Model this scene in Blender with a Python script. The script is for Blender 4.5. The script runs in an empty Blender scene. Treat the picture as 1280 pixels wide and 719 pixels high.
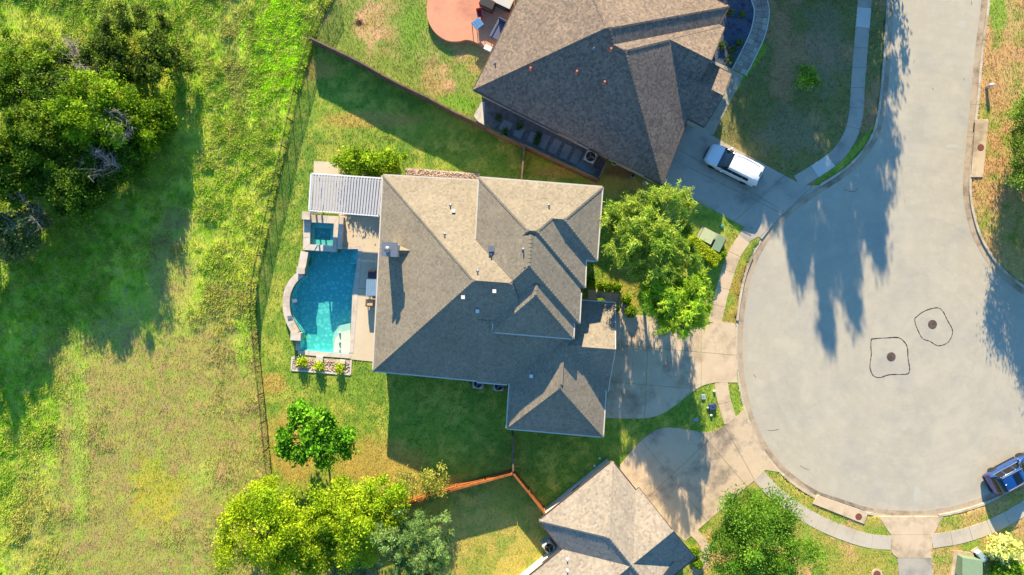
import bpy, bmesh, math, random
import numpy as np
from mathutils import Vector, Matrix
R = math.radians
random.seed(7)
SC = bpy.context.scene
COL = SC.collection

# ------------------------------------------------------------------ camera
CAMH = 60.0
S = 0.0714                       # metres of ground for one pixel of the 1280 px wide photograph
cam_d = bpy.data.cameras.new('camera')
cam_d.sensor_width = 36.0
cam_d.lens = 18.0 / (640 * S / CAMH)
cam_d.clip_end = 3000
cam = bpy.data.objects.new('camera', cam_d)
cam.location = (0, 0, CAMH)
COL.objects.link(cam)
SC.camera = cam

# ------------------------------------------------------------------ sky and sun
SUN_EL = R(20.5)
SUN_AZ = math.atan2(-0.09, 1.0)
w = bpy.data.worlds.new('World'); SC.world = w; w.use_nodes = True
wn = w.node_tree.nodes; wl = w.node_tree.links
sky = wn.new('ShaderNodeTexSky'); sky.sky_type = 'NISHITA'; sky.sun_disc = False
sky.sun_elevation = SUN_EL; sky.sun_rotation = SUN_AZ
sky.air_density = 2.0; sky.dust_density = 0.0; sky.ozone_density = 10.0
wn['Background'].inputs['Strength'].default_value = 0.105
wl.new(sky.outputs[0], wn['Background'].inputs['Color'])
sun_d = bpy.data.lights.new('sun', 'SUN'); sun_d.energy = 5.0; sun_d.angle = R(0.5)
sun_d.color = (1.0, 0.80, 0.53)
sun = bpy.data.objects.new('sun', sun_d); COL.objects.link(sun)
to_sun = Vector((math.sin(SUN_AZ) * math.cos(SUN_EL), math.cos(SUN_AZ) * math.cos(SUN_EL), math.sin(SUN_EL)))
sun.rotation_euler = to_sun.to_track_quat('Z', 'Y').to_euler()
sun.location = (0, 0, 90)
vs = SC.view_settings
vs.view_transform = 'Standard'; vs.look = 'None'; vs.gamma = 1.0; vs.exposure = 1.66; vs.use_curve_mapping = False

# ------------------------------------------------------------------ helpers
def P(px, py, z=0.0):
    """Ground plan position of something seen at a photograph pixel when it stands z metres high."""
    f = 1 - z / CAMH
    return Vector(((px - 640) * S * f, (359.5 - py) * S * f, z))
def PX(x, y):
    return x / S + 640, 359.5 - y / S
def lin(c):
    return tuple(((v / 255) / 12.92 if v / 255 <= .04045 else ((v / 255 + .055) / 1.055) ** 2.4) for v in c[:3])
WL = {}
def wloc(o):
    return WL.get(o.name, Vector((0, 0, 0)))
def link(name, me, mat, parent=None, smooth=False):
    o = bpy.data.objects.new(name, me); COL.objects.link(o)
    if mat is not None: me.materials.append(M[mat] if isinstance(mat, str) else mat)
    if smooth:
        me.polygons.foreach_set('use_smooth', [True] * len(me.polygons))
    if parent is not None:
        o.parent = parent; WL[o.name] = wloc(parent)
    return o
def tag(o, label=None, cat=None, group=None, kind=None):
    if label: o['label'] = label
    if cat: o['category'] = cat
    if group: o['group'] = group
    if kind: o['kind'] = kind
    return o
def thing(name, label, cat, loc=(0, 0, 0), rz=0.0, group=None):
    o = bpy.data.objects.new(name, None); COL.objects.link(o)
    o.empty_display_size = .3
    o.location = loc; o.rotation_euler = (0, 0, rz)
    WL[o.name] = Vector(loc) if rz == 0 else Vector((0, 0, 0))
    return tag(o, label, cat, group)

class MB:
    def __init__(s): s.v = []; s.f = []
    def poly(s, pts):
        b = len(s.v); s.v += [tuple(p) for p in pts]; s.f.append(tuple(range(b, b + len(pts)))); return s
    def add(s, vs_, fs):
        b = len(s.v); s.v += [tuple(p) for p in vs_]; s.f += [tuple(i + b for i in f) for f in fs]; return s
    def prism(s, poly, z0, z1):
        """poly: list of (x,y), made counter-clockwise"""
        a = sum(poly[i][0] * poly[(i + 1) % len(poly)][1] - poly[(i + 1) % len(poly)][0] * poly[i][1] for i in range(len(poly)))
        if a < 0: poly = poly[::-1]
        n = len(poly)
        vs_ = [(p[0], p[1], z0) for p in poly] + [(p[0], p[1], z1) for p in poly]
        fs = [tuple(range(n))[::-1], tuple(range(n, 2 * n))] + [(i, (i + 1) % n, (i + 1) % n + n, i + n) for i in range(n)]
        return s.add(vs_, fs)
    def box(s, c, d, rz=0.0, rx=0.0, ry=0.0):
        m = Matrix.Rotation(rz, 3, 'Z') @ Matrix.Rotation(ry, 3, 'Y') @ Matrix.Rotation(rx, 3, 'X')
        vs_ = []
        for z in (-.5, .5):
            for x, y in ((-.5, -.5), (.5, -.5), (.5, .5), (-.5, .5)):
                vs_.append(Vector(c) + m @ Vector((x * d[0], y * d[1], z * d[2])))
        return s.add(vs_, [(3, 2, 1, 0), (4, 5, 6, 7), (0, 1, 5, 4), (1, 2, 6, 5), (2, 3, 7, 6), (3, 0, 4, 7)])
    def bar(s, p, q, wd, ht):
        p = Vector(p); q = Vector(q); t = (q - p)
        if t.length < 1e-5: return s
        t.normalize()
        up = Vector((0, 0, 1)) if abs(t.z) < .95 else Vector((1, 0, 0))
        sd = t.cross(up).normalized(); u = sd.cross(t).normalized()
        vs_ = []
        for e in (p, q):
            for a, b in ((-1, -1), (1, -1), (1, 1), (-1, 1)):
                vs_.append(e + sd * a * wd / 2 + u * b * ht / 2)
        return s.add(vs_, [(0, 1, 2, 3), (7, 6, 5, 4), (0, 4, 5, 1), (1, 5, 6, 2), (2, 6, 7, 3), (3, 7, 4, 0)])
    def tube(s, pts, rad, n=7):
        pts = [Vector(p) for p in pts]; vs_ = []; fs = []
        for i, p in enumerate(pts):
            t = (pts[min(i + 1, len(pts) - 1)] - pts[max(i - 1, 0)])
            t = t.normalized() if t.length > 1e-6 else Vector((0, 0, 1))
            up = Vector((0, 0, 1)) if abs(t.z) < .9 else Vector((1, 0, 0))
            a = t.cross(up).normalized(); b = t.cross(a).normalized()
            r = rad[i] if hasattr(rad, '__len__') else rad
            for k in range(n):
                th = 2 * math.pi * k / n
                vs_.append(p + a * r * math.cos(th) + b * r * math.sin(th))
        for i in range(len(pts) - 1):
            for k in range(n):
                fs.append((i * n + k, i * n + (k + 1) % n, (i + 1) * n + (k + 1) % n, (i + 1) * n + k))
        fs.append(tuple(range(n))[::-1]); fs.append(tuple(range((len(pts) - 1) * n, len(pts) * n)))
        return s.add(vs_, fs)
    def lathe(s, c, prof, n=20, axis='Z'):
        vs_ = []; fs = []
        for r, z in prof:
            for k in range(n):
                th = 2 * math.pi * k / n
                q = Vector((r * math.cos(th), r * math.sin(th), z))
                if axis == 'Y': q = Vector((q.x, q.z, q.y))
                vs_.append(Vector(c) + q)
        m = len(prof)
        for i in range(m - 1):
            for k in range(n):
                fs.append((i * n + k, i * n + (k + 1) % n, (i + 1) * n + (k + 1) % n, (i + 1) * n + k))
        fs.append(tuple(range(n))[::-1]); fs.append(tuple(range((m - 1) * n, m * n)))
        return s.add(vs_, fs)
    def ell(s, c, r, n=10, m=7):
        return s.lathe(c, [(max(.001, r[0] * math.sin(math.pi * i / m)), -r[2] * math.cos(math.pi * i / m)) for i in range(m + 1)], n)
    def build(s, name, mat, parent=None, smooth=False, bevel=0.0, kind=None):
        off = wloc(parent) if parent is not None else Vector((0, 0, 0))
        me = bpy.data.meshes.new(name)
        me.from_pydata([(a[0] - off.x, a[1] - off.y, a[2] - off.z) for a in s.v], [], s.f)
        if bevel > 0:
            bm = bmesh.new(); bm.from_mesh(me)
            bmesh.ops.recalc_face_normals(bm, faces=bm.faces)
            bmesh.ops.bevel(bm, geom=bm.edges[:], offset=bevel, segments=1, affect='EDGES', clamp_overlap=True)
            bm.to_mesh(me); bm.free()
        me.update()
        o = link(name, me, mat, parent, smooth)
        if kind: o['kind'] = kind
        return o

def np_mesh(name, V, F, C, mat, parent=None, smooth=False):
    """V (n,3), F (m,k) all the same size, C (n,3) vertex colours"""
    off = wloc(parent) if parent is not None else Vector((0, 0, 0))
    V = np.asarray(V, np.float32) - np.array(off, np.float32)
    F = np.asarray(F, np.int32); m, k = F.shape
    me = bpy.data.meshes.new(name)
    me.vertices.add(len(V)); me.vertices.foreach_set('co', V.ravel())
    me.loops.add(m * k); me.loops.foreach_set('vertex_index', F.ravel())
    me.polygons.add(m); me.polygons.foreach_set('loop_start', np.arange(0, m * k, k, dtype=np.int32))
    try: me.polygons.foreach_set('loop_total', np.full(m, k, np.int32))
    except Exception: pass
    if C is not None:
        a = me.color_attributes.new('Col', 'FLOAT_COLOR', 'POINT')
        a.data.foreach_set('color', np.concatenate([np.clip(C, 0, 1), np.ones((len(V), 1))], 1).astype(np.float32).ravel())
    me.update(calc_edges=True); me.validate()
    return link(name, me, mat, parent, smooth)

_lat = {}
def vnoise(x, y, sc, seed=0):
    if seed not in _lat: _lat[seed] = np.random.RandomState(seed + 11).rand(256, 256)
    T = _lat[seed]
    u = np.asarray(x) / sc + 1000.0; v = np.asarray(y) / sc + 1000.0
    i = np.floor(u).astype(int); j = np.floor(v).astype(int)
    a = u - i; b = v - j; a = a * a * (3 - 2 * a); b = b * b * (3 - 2 * b)
    g = lambda p, q: T[p % 256, q % 256]
    return (g(i, j) * (1 - a) + g(i + 1, j) * a) * (1 - b) + (g(i, j + 1) * (1 - a) + g(i + 1, j + 1) * a) * b
def fbm(x, y, sc, seed=0, o=4):
    t = 0; amp = .5; tot = 0
    for k in range(o):
        t = t + amp * vnoise(x, y, sc / 2 ** k, seed + k); tot += amp; amp *= .55
    return t / tot
def inpoly(x, y, poly):
    x = np.asarray(x); y = np.asarray(y); r = np.zeros(x.shape, bool); n = len(poly)
    for i in range(n):
        x0, y0 = poly[i][0], poly[i][1]; x1, y1 = poly[(i + 1) % n][0], poly[(i + 1) % n][1]
        c = ((y0 > y) != (y1 > y))
        with np.errstate(divide='ignore', invalid='ignore'):
            xi = (x1 - x0) * (y - y0) / ((y1 - y0) if y1 != y0 else 1e-9) + x0
        r ^= c & (x < xi)
    return r
def W2(lst, z=0.0):
    return [(P(a, b, z).x, P(a, b, z).y) for a, b in lst]
def clip(poly, fn):
    out = []; n = len(poly)
    for i in range(n):
        p = poly[i]; q = poly[(i + 1) % n]; a = fn(p); b = fn(q)
        if a <= 1e-9: out.append(p)
        if (a < -1e-9 and b > 1e-9) or (a > 1e-9 and b < -1e-9):
            t = a / (a - b); out.append((p[0] + (q[0] - p[0]) * t, p[1] + (q[1] - p[1]) * t))
    return out
def parea(p):
    return .5 * sum(p[i][0] * p[(i + 1) % len(p)][1] - p[(i + 1) % len(p)][0] * p[i][1] for i in range(len(p)))
def split(poly, lines, gap=.03):
    """cut a polygon into slabs along straight joints"""
    ps = [poly]
    for (ax, ay), (bx, by) in lines:
        L = math.hypot(bx - ax, by - ay); nx, ny = -(by - ay) / L, (bx - ax) / L
        out = []
        for q in ps:
            for sg in (1, -1):
                c = clip(q, lambda p: sg * ((p[0] - ax) * nx + (p[1] - ay) * ny) + gap / 2)
                if len(c) > 2 and abs(parea(c)) > .05: out.append(c)
        ps = out
    return ps
def smooth_line(pts, n=6):
    out = []; m = len(pts)
    for i in range(m - 1):
        p0 = pts[max(i - 1, 0)]; p1 = pts[i]; p2 = pts[i + 1]; p3 = pts[min(i + 2, m - 1)]
        for k in range(n):
            t = k / n
            out.append(tuple(.5 * (2 * p1[j] + (p2[j] - p0[j]) * t + (2 * p0[j] - 5 * p1[j] + 4 * p2[j] - p3[j]) * t * t + (3 * p1[j] - p0[j] - 3 * p2[j] + p3[j]) * t ** 3) for j in range(len(p1))))
    out.append(tuple(pts[-1])); return out
def arc_pieces(line, length):
    """cut a polyline into pieces of about the same length"""
    d = [0]
    for a, b in zip(line, line[1:]): d.append(d[-1] + math.hypot(b[0] - a[0], b[1] - a[1]))
    n = max(1, round(d[-1] / length)); res = []
    def at(s):
        for i in range(len(line) - 1):
            if s <= d[i + 1] + 1e-9:
                t = (s - d[i]) / max(1e-9, d[i + 1] - d[i]); return (line[i][0] + (line[i + 1][0] - line[i][0]) * t, line[i][1] + (line[i + 1][1] - line[i][1]) * t)
        return line[-1]
    for k in range(n):
        s0, s1 = d[-1] * k / n, d[-1] * (k + 1) / n
        res.append([at(s0)] + [line[i] for i in range(len(line)) if s0 + .02 < d[i] < s1 - .02] + [at(s1)])
    return res
def offset(line, dd):
    out = []
    for i, p in enumerate(line):
        a = line[max(i - 1, 0)]; b = line[min(i + 1, len(line) - 1)]
        L = math.hypot(b[0] - a[0], b[1] - a[1]) or 1
        out.append((p[0] - (b[1] - a[1]) / L * dd, p[1] + (b[0] - a[0]) / L * dd))
    return out
def trim(line, g):
    l = list(line)
    def mv(a, b):
        L = math.hypot(b[0] - a[0], b[1] - a[1]) or 1; return (a[0] + (b[0] - a[0]) / L * min(g, L * .4), a[1] + (b[1] - a[1]) / L * min(g, L * .4))
    l[0], l[-1] = mv(line[0], line[1]), mv(line[-1], line[-2]); return l
def strip_poly(line, o0, o1):
    return offset(line, o0) + offset(line, o1)[::-1]

# ------------------------------------------------------------------ materials
M = {}
class NT:
    def __init__(s, name):
        s.m = bpy.data.materials.new(name); s.m.use_nodes = True; s.t = s.m.node_tree; s.b = s.t.nodes['Principled BSDF']; M[name] = s.m
        s.pos = s.t.nodes.new('ShaderNodeNewGeometry')
    def n(s, ty, **k):
        o = s.t.nodes.new(ty)
        for a, b in k.items():
            if a.startswith('i_'):
                o.inputs[int(a[2:]) if a[2:].isdigit() else a[2:].replace('_', ' ')].default_value = b
            else: setattr(o, a, b)
        return o
    def l(s, a, b): s.t.links.new(a, b)
    def noise(s, sc, det=4, rough=.6, vec=None):
        o = s.n('ShaderNodeTexNoise'); o.inputs['Scale'].default_value = sc; o.inputs['Detail'].default_value = det; o.inputs['Roughness'].default_value = rough
        s.l(vec or s.pos.outputs['Position'], o.inputs['Vector']); return o.outputs['Fac']
    def ramp(s, fac, stops):
        o = s.n('ShaderNodeValToRGB'); e = o.color_ramp.elements
        while len(e) < len(stops): e.new(.5)
        for q, (p, c) in zip(e, stops): q.position = p; q.color = (*c, 1)
        s.l(fac, o.inputs[0]); return o.outputs[0]
    def mix(s, a, b, fac, mode='MIX'):
        o = s.n('ShaderNodeMixRGB', blend_type=mode)
        for i, x in ((0, fac), (1, a), (2, b)):
            if hasattr(x, 'is_linked') or hasattr(x, 'links'): s.l(x, o.inputs[i])
            else: o.inputs[i].default_value = x if i == 0 else (*x, 1)
        return o.outputs[0]
    def math(s, op, a, b=0.0):
        o = s.n('ShaderNodeMath', operation=op)
        for i, x in ((0, a), (1, b)):
            if isinstance(x, (int, float)): o.inputs[i].default_value = x
            else: s.l(x, o.inputs[i])
        return o.outputs[0]
    def bump(s, h, st, dist=.02):
        o = s.n('ShaderNodeBump'); o.inputs['Strength'].default_value = st; o.inputs['Distance'].default_value = dist
        s.l(h, o.inputs['Height']); s.l(o.outputs[0], s.b.inputs['Normal'])
    def col(s, c): s.l(c, s.b.inputs['Base Color'])
    def rough(s, r): s.b.inputs['Roughness'].default_value = r

HK = .78
def hl(c): return tuple(v * HK for v in lin(c))
def mottled(name, c1, c2, sc=1.5, fine=18, rough=.85, bump=.3, dist=.01, c3=None, sc3=.25, fine_amt=.35, metal=0.0):
    """two tones in large patches, a third in wider stains, fine grain on top"""
    t = NT(name)
    c = t.ramp(t.noise(sc, 5), [(.3, hl(c1)), (.7, hl(c2))])
    if c3 is not None:
        c = t.mix(c, hl(c3), t.ramp(t.noise(sc3, 6, .7), [(.48, (0, 0, 0)), (.66, (1, 1, 1))]))
    g = t.noise(fine, 3, .7)
    c = t.mix(c, t.ramp(g, [(.25, (.45, .45, .45)), (.75, (1.0, 1.0, 1.0))]), fine_amt, 'MULTIPLY')
    t.col(c); t.rough(rough); t.b.inputs['Metallic'].default_value = metal
    t.b.inputs['Specular IOR Level'].default_value = .25
    if bump: t.bump(g, bump, dist)
    return t
def plain(name, c, rough=.5, metal=0.0, coat=0.0, spec=.5, var=.12):
    t = NT(name)
    a = hl(c); b = tuple(v * (1 - var) for v in a)
    t.col(t.ramp(t.noise(3.0, 4), [(.3, a), (.7, b)])); t.rough(rough); t.b.inputs['Metallic'].default_value = metal
    t.b.inputs['Coat Weight'].default_value = coat; t.b.inputs['Specular IOR Level'].default_value = spec
    return t
def attr_mat(name, rough=.9, transl=0.0, fine=25, amt=.5, bump=0.0):
    t = NT(name)
    a = t.n('ShaderNodeAttribute', attribute_name='Col')
    c = a.outputs['Color']
    if amt:
        g = t.noise(fine, 4, .75)
        c = t.mix(c, t.ramp(g, [(.25, (.35, .35, .35)), (.75, (1.25, 1.25, 1.25))]), amt, 'MULTIPLY')
        if bump: t.bump(g, bump, .06)
    t.col(c); t.rough(rough); t.b.inputs['Specular IOR Level'].default_value = .15
    if transl:
        tr = t.n('ShaderNodeBsdfTranslucent'); t.l(c, tr.inputs['Color'])
        mx = t.n('ShaderNodeMixShader'); mx.inputs[0].default_value = transl
        t.l(t.b.outputs[0], mx.inputs[1]); t.l(tr.outputs[0], mx.inputs[2])
        t.l(mx.outputs[0], t.t.nodes['Material Output'].inputs['Surface'])
    return t
def shingle(name, tones, course=.083, tab=.33):
    """roof shingles: courses follow the height, tabs run along the contour, each tab its own tone"""
    t = NT(name)
    g = t.pos
    cr = t.n('ShaderNodeVectorMath', operation='CROSS_PRODUCT'); t.l(g.outputs['True Normal'], cr.inputs[0]); cr.inputs[1].default_value = (0, 0, 1)
    nm = t.n('ShaderNodeVectorMath', operation='NORMALIZE'); t.l(cr.outputs[0], nm.inputs[0])
    dt = t.n('ShaderNodeVectorMath', operation='DOT_PRODUCT'); t.l(nm.outputs[0], dt.inputs[0]); t.l(g.outputs['Position'], dt.inputs[1])
    sp = t.n('ShaderNodeSeparateXYZ'); t.l(g.outputs['Position'], sp.inputs[0])
    rz = t.math('DIVIDE', sp.outputs[2], course); row = t.math('FLOOR', rz); fr = t.math('FRACT', rz)
    wob = t.n('ShaderNodeTexWhiteNoise', noise_dimensions='1D'); t.l(row, wob.inputs['W'])
    cx = t.math('ADD', t.math('DIVIDE', dt.outputs['Value'], tab), t.math('MULTIPLY', wob.outputs['Value'], 7.0)); cf = t.math('FLOOR', cx)
    cb = t.n('ShaderNodeCombineXYZ'); t.l(cf, cb.inputs[0]); t.l(row, cb.inputs[1])
    wn_ = t.n('ShaderNodeTexWhiteNoise', noise_dimensions='2D'); t.l(cb.outputs[0], wn_.inputs['Vector'])
    c = t.ramp(wn_.outputs['Value'], [(i / max(1, len(tones) - 1), hl(q)) for i, q in enumerate(tones)])
    big = t.noise(.5, 4); c = t.mix(c, t.ramp(big, [(.3, (.82, .82, .82)), (.7, (1.06, 1.05, 1.03))]), .8, 'MULTIPLY')
    fn = t.noise(22, 3, .8); c = t.mix(c, t.ramp(fn, [(.3, (.6, .6, .6)), (.7, (1.1, 1.1, 1.1))]), .4, 'MULTIPLY')
    t.col(c); t.rough(.92); t.b.inputs['Specular IOR Level'].default_value = .12
    h = t.math('ADD', t.math('MULTIPLY', fr, -1.0), t.math('MULTIPLY', fn, .8))
    t.bump(h, .55, .012)
    return t

shingle('shingle_tan', [(145, 137, 121), (153, 145, 129), (138, 130, 115), (159, 151, 134), (132, 125, 112)], tab=.17)
shingle('shingle_brown', [(124, 113, 104), (142, 128, 115), (112, 104, 98), (152, 137, 122), (130, 118, 108), (106, 100, 97)], tab=.17)
shingle('shingle_cream', [(158, 152, 140), (172, 164, 150), (148, 142, 132), (166, 156, 142), (138, 133, 126)], tab=.2)
mottled('road', (187, 181, 163), (194, 188, 169), .9, 30, .9, .15, .004, (178, 175, 163), .16, .22)
mottled('gutter', (176, 160, 138), (196, 180, 154), 1.2, 25, .9, .15, .004, (138, 120, 100), .5, .3)
mottled('kerb', (196, 186, 166), (212, 202, 182), 1.6, 25, .88, .2, .006, (160, 146, 126), .6, .3)
mottled('concrete', (206, 186, 156), (220, 200, 170), .8, 22, .88, .2, .005, (166, 148, 122), .35, .3)
mottled('concrete_grey', (178, 172, 158), (192, 185, 170), .8, 22, .88, .2, .005, (148, 146, 138), .4, .3)
mottled('concrete_light', (196, 188, 170), (208, 199, 181), .8, 22, .88, .2, .005, (182, 172, 154), .4, .3)
mottled('concrete_pale', (206, 204, 196), (218, 214, 204), .8, 22, .88, .2, .005, None, .4, .25)
mottled('concrete_old', (204, 184, 154), (222, 202, 172), .6, 20, .9, .25, .006, (132, 122, 110), .3, .35)
mottled('deck_cream', (206, 192, 164), (218, 204, 176), .7, 26, .85, .15, .004, None, .4, .2)
mottled('coping', (206, 196, 182), (220, 210, 196), 1.5, 22, .8, .2, .004, (186, 172, 152), .6, .25)
mottled('terracotta', (214, 150, 118), (228, 166, 132), .8, 24, .8, .15, .004, (196, 132, 108), .4, .25)
mottled('stone_bed', (196, 172, 152), (226, 208, 188), 6, 30, .9, .6, .03, (164, 136, 118), 3, .35)
mottled('dark_gravel', (124, 118, 118), (154, 148, 146), 9, 34, .92, .6, .02, (104, 100, 102), 3, .4)
mottled('blue_gravel', (64, 78, 98), (98, 114, 136), 9, 34, .92, .7, .03, (46, 58, 76), 2, .5)
mottled('paver', (150, 142, 134), (176, 166, 156), 2.2, 26, .9, .3, .008, (126, 120, 116), .9, .3)
mottled('paver_dark', (160, 160, 160), (178, 178, 176), 1.8, 26, .9, .3, .008, (140, 140, 142), .9, .3)
mottled('mulch', (92, 60, 42), (124, 84, 58), 7, 30, .95, .7, .03, (64, 46, 36), 2, .5)
mottled('wood_orange', (150, 92, 46), (178, 112, 58), 3, 30, .8, .3, .006, (124, 76, 42), 1, .3)
mottled('wood_grey', (112, 92, 78), (140, 116, 98), 3, 30, .85, .3, .006, (92, 78, 70), 1, .3)
mottled('stucco', (214, 206, 192), (226, 218, 204), 1.2, 40, .9, .2, .004, None, .4, .2)
mottled('limestone', (196, 180, 154), (216, 202, 178), 3, 26, .9, .4, .012, (170, 152, 126), 2, .3)
mottled('bark', (74, 60, 48), (104, 88, 72), 6, 30, .95, .7, .02, None, .4, .4)
mottled('bark_grey', (160, 152, 146), (190, 182, 174), 6, 30, .95, .6, .02, None, .4, .35)
mottled('tar', (46, 44, 42), (66, 62, 58), 4, 30, .8, .3, .005, None, .4, .3)
mottled('iron_cover', (92, 80, 74), (122, 106, 96), 8, 30, .6, .4, .006, (74, 64, 58), 2, .3)
mottled('rust_cover', (120, 74, 62), (142, 90, 74), 8, 30, .7, .4, .006, None, 2, .3)
mottled('dry_soil', (130, 104, 74), (158, 128, 92), 2, 24, .95, .5, .03, (104, 88, 60), .7, .4)
plain('white_metal', (232, 232, 230), .4)
plain('louver', (190, 192, 196), .4, .1)
plain('fascia_cream', (206, 200, 186), .6)
plain('fascia_brown', (84, 66, 56), .6)
plain('window_frame', (222, 220, 214), .5)
plain('black_iron', (52, 56, 54), .5, .2)
plain('dark_plastic', (30, 31, 34), .5)
plain('tyre', (20, 20, 21), .85)
plain('alloy', (168, 170, 174), .3, .8)
plain('steel', (170, 172, 174), .35, .7)
plain('ac_case', (196, 194, 186), .5)
plain('ac_dark', (26, 28, 32), .6)
plain('van_white', (236, 238, 240), .28, 0, .6, .5, .03)
plain('car_blue', (8, 68, 140), .25, 0, .9, .5, .08)
plain('glass_dark', (12, 18, 22), .06, 0, 0, .8)
plain('window_glass', (40, 54, 64), .05, 0, 0, .8)
plain('head_lamp', (200, 206, 210), .15)
plain('tail_lamp', (96, 10, 14), .2)
plain('green_cabinet', (120, 146, 118), .55)
plain('green_cabinet_pale', (170, 182, 142), .55)
plain('teal_cap', (60, 150, 124), .5)
plain('pipe_copper', (206, 124, 92), .5)
plain('red_cushion', (168, 22, 26), .8)
plain('blue_tile', (96, 142, 188), .35)
plain('slate_fabric', (82, 92, 122), .85)
plain('brown_wood', (98, 66, 46), .6)
plain('tan_cushion', (206, 182, 148), .85)
plain('blue_table', (128, 160, 190), .3)
plain('meter_lid', (150, 178, 184), .6)
plain('bin_blue', (52, 66, 110), .6)
plain('pool_plaster', (190, 222, 214), .7)
attr_mat('lawn', .95, 0, 22, .55, .5)
attr_mat('blade', .8, .25, 25, 0)
attr_mat('leaf', .6, .35, 9, .0)
attr_mat('meadow', .95, 0, 16, .6, .6)
t_ = M['road'].node_tree; q_ = NT.__new__(NT); q_.t = t_; q_.b = t_.nodes['Principled BSDF']; q_.m = M['road']
q_.pos = t_.nodes.new('ShaderNodeNewGeometry')
sub = q_.n('ShaderNodeVectorMath', operation='SUBTRACT'); q_.l(q_.pos.outputs['Position'], sub.inputs[0]); sub.inputs[1].default_value = P(1135, 435)
ln_ = q_.n('ShaderNodeVectorMath', operation='LENGTH'); q_.l(sub.outputs[0], ln_.inputs[0])
sx_ = q_.n('ShaderNodeSeparateXYZ'); q_.l(sub.outputs[0], sx_.inputs[0]); an = q_.math('ARCTAN2', sx_.outputs[1], sx_.outputs[0])
mp = q_.n('ShaderNodeCombineXYZ'); q_.l(q_.math('MULTIPLY', ln_.outputs['Value'], 1.6), mp.inputs[0]); q_.l(q_.math('MULTIPLY', an, 1.5), mp.inputs[1])
old = q_.b.inputs['Base Color'].links[0].from_socket
c = q_.mix(old, q_.ramp(q_.noise(1.0, 5, .7, mp.outputs[0]), [(.35, (.88, .88, .88)), (.6, (1.03, 1.03, 1.02))]), .3, 'MULTIPLY')
c = q_.mix(c, q_.ramp(q_.noise(.22, 6, .75), [(.42, (1, 1, 1)), (.52, (.9, .9, .91)), (.58, (1, 1, 1))]), .7, 'MULTIPLY'); q_.col(c)
# pool finish: pebble plaster, its pale cells painted in as rippled sunlight
t = NT('caustic_plaster')
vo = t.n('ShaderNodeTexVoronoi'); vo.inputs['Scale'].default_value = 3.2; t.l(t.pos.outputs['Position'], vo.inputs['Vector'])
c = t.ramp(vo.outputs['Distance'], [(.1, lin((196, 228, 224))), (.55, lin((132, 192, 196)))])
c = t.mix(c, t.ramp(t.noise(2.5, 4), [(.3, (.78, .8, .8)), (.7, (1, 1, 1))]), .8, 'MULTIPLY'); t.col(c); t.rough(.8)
# ledge finish: paler pebble
t = NT('ledge_plaster')
c = t.ramp(t.noise(14, 4, .8), [(.3, lin((196, 192, 172))), (.7, lin((226, 222, 204)))]); t.col(c); t.rough(.8)
# water: clear tinted body with a mirror-like rippled face
t = NT('water')
tr = t.n('ShaderNodeBsdfTransparent'); tr.inputs[0].default_value = (.44, .87, .85, 1)
gl = t.n('ShaderNodeBsdfGlossy'); gl.inputs['Roughness'].default_value = .05
bp = t.n('ShaderNodeBump'); bp.inputs['Strength'].default_value = .5; bp.inputs['Distance'].default_value = .06
t.l(t.noise(2.6, 3), bp.inputs['Height']); t.l(bp.outputs[0], gl.inputs['Normal'])
lw = t.n('ShaderNodeLayerWeight'); t.l(bp.outputs[0], lw.inputs['Normal'])
mx = t.n('ShaderNodeMixShader'); t.l(t.math('ADD', t.math('MULTIPLY', t.math('POWER', lw.outputs['Facing'], 4.0), .5), .025), mx.inputs[0]); t.l(tr.outputs[0], mx.inputs[1]); t.l(gl.outputs[0], mx.inputs[2])
t.l(mx.outputs[0], t.t.nodes['Material Output'].inputs['Surface'])
t = NT('water_shallow')
tr = t.n('ShaderNodeBsdfTransparent'); tr.inputs[0].default_value = (.86, .95, .93, 1)
gl = t.n('ShaderNodeBsdfGlossy'); gl.inputs['Roughness'].default_value = .05
mx = t.n('ShaderNodeMixShader'); mx.inputs[0].default_value = .03; t.l(tr.outputs[0], mx.inputs[1]); t.l(gl.outputs[0], mx.inputs[2])
t.l(mx.outputs[0], t.t.nodes['Material Output'].inputs['Surface'])

GZ = 0.10        # lawn level
SZ = 0.13        # paving level
# ------------------------------------------------------------------ lines of the plan (photograph pixels)
KERB_W = [(1111, -70), (1108, 0), (1103, 80), (1096, 145), (1083, 180), (1056, 210), (1015, 237), (978, 265), (952, 297), (933, 335), (923, 378), (919, 428), (923, 480), (936, 530), (957, 570), (986, 601), (1022, 624), (1062, 638), (1102, 645), (1140, 648), (1180, 644), (1225, 632), (1262, 614), (1300, 590), (1345, 540)]
KERB_E = [(1240, -70), (1236, 0), (1228, 65), (1222, 130), (1216, 190), (1213, 240), (1222, 285), (1240, 320), (1264, 346), (1300, 370), (1345, 392)]
kw = smooth_line(W2(KERB_W), 6); ke = smooth_line(W2(KERB_E), 6)
ROAD = kw + ke[::-1]
IRON_TOP = [(385, 45), (375, 84), (365, 120), (352, 180), (333, 262), (319, 330), (312, 376), (318, 451), (325, 518), (331, 580), (336, 640), (340, 740)]
IH = 1.55
iron = W2(IRON_TOP, IH)
IRON_N_TOP = [(385, 45), (394, 24), (404, 4), (420, -30)]
iron_n = W2(IRON_N_TOP, IH)
POOL_RECT = W2([(385, 311), (448, 311), (437, 442.5), (375, 437), (377, 415), (366, 395), (364.5, 378), (370, 357), (383, 346)])
DECK_L = W2([(372, 200), (480, 200), (480, 455), (362, 470), (353, 380), (372, 335)])

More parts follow.
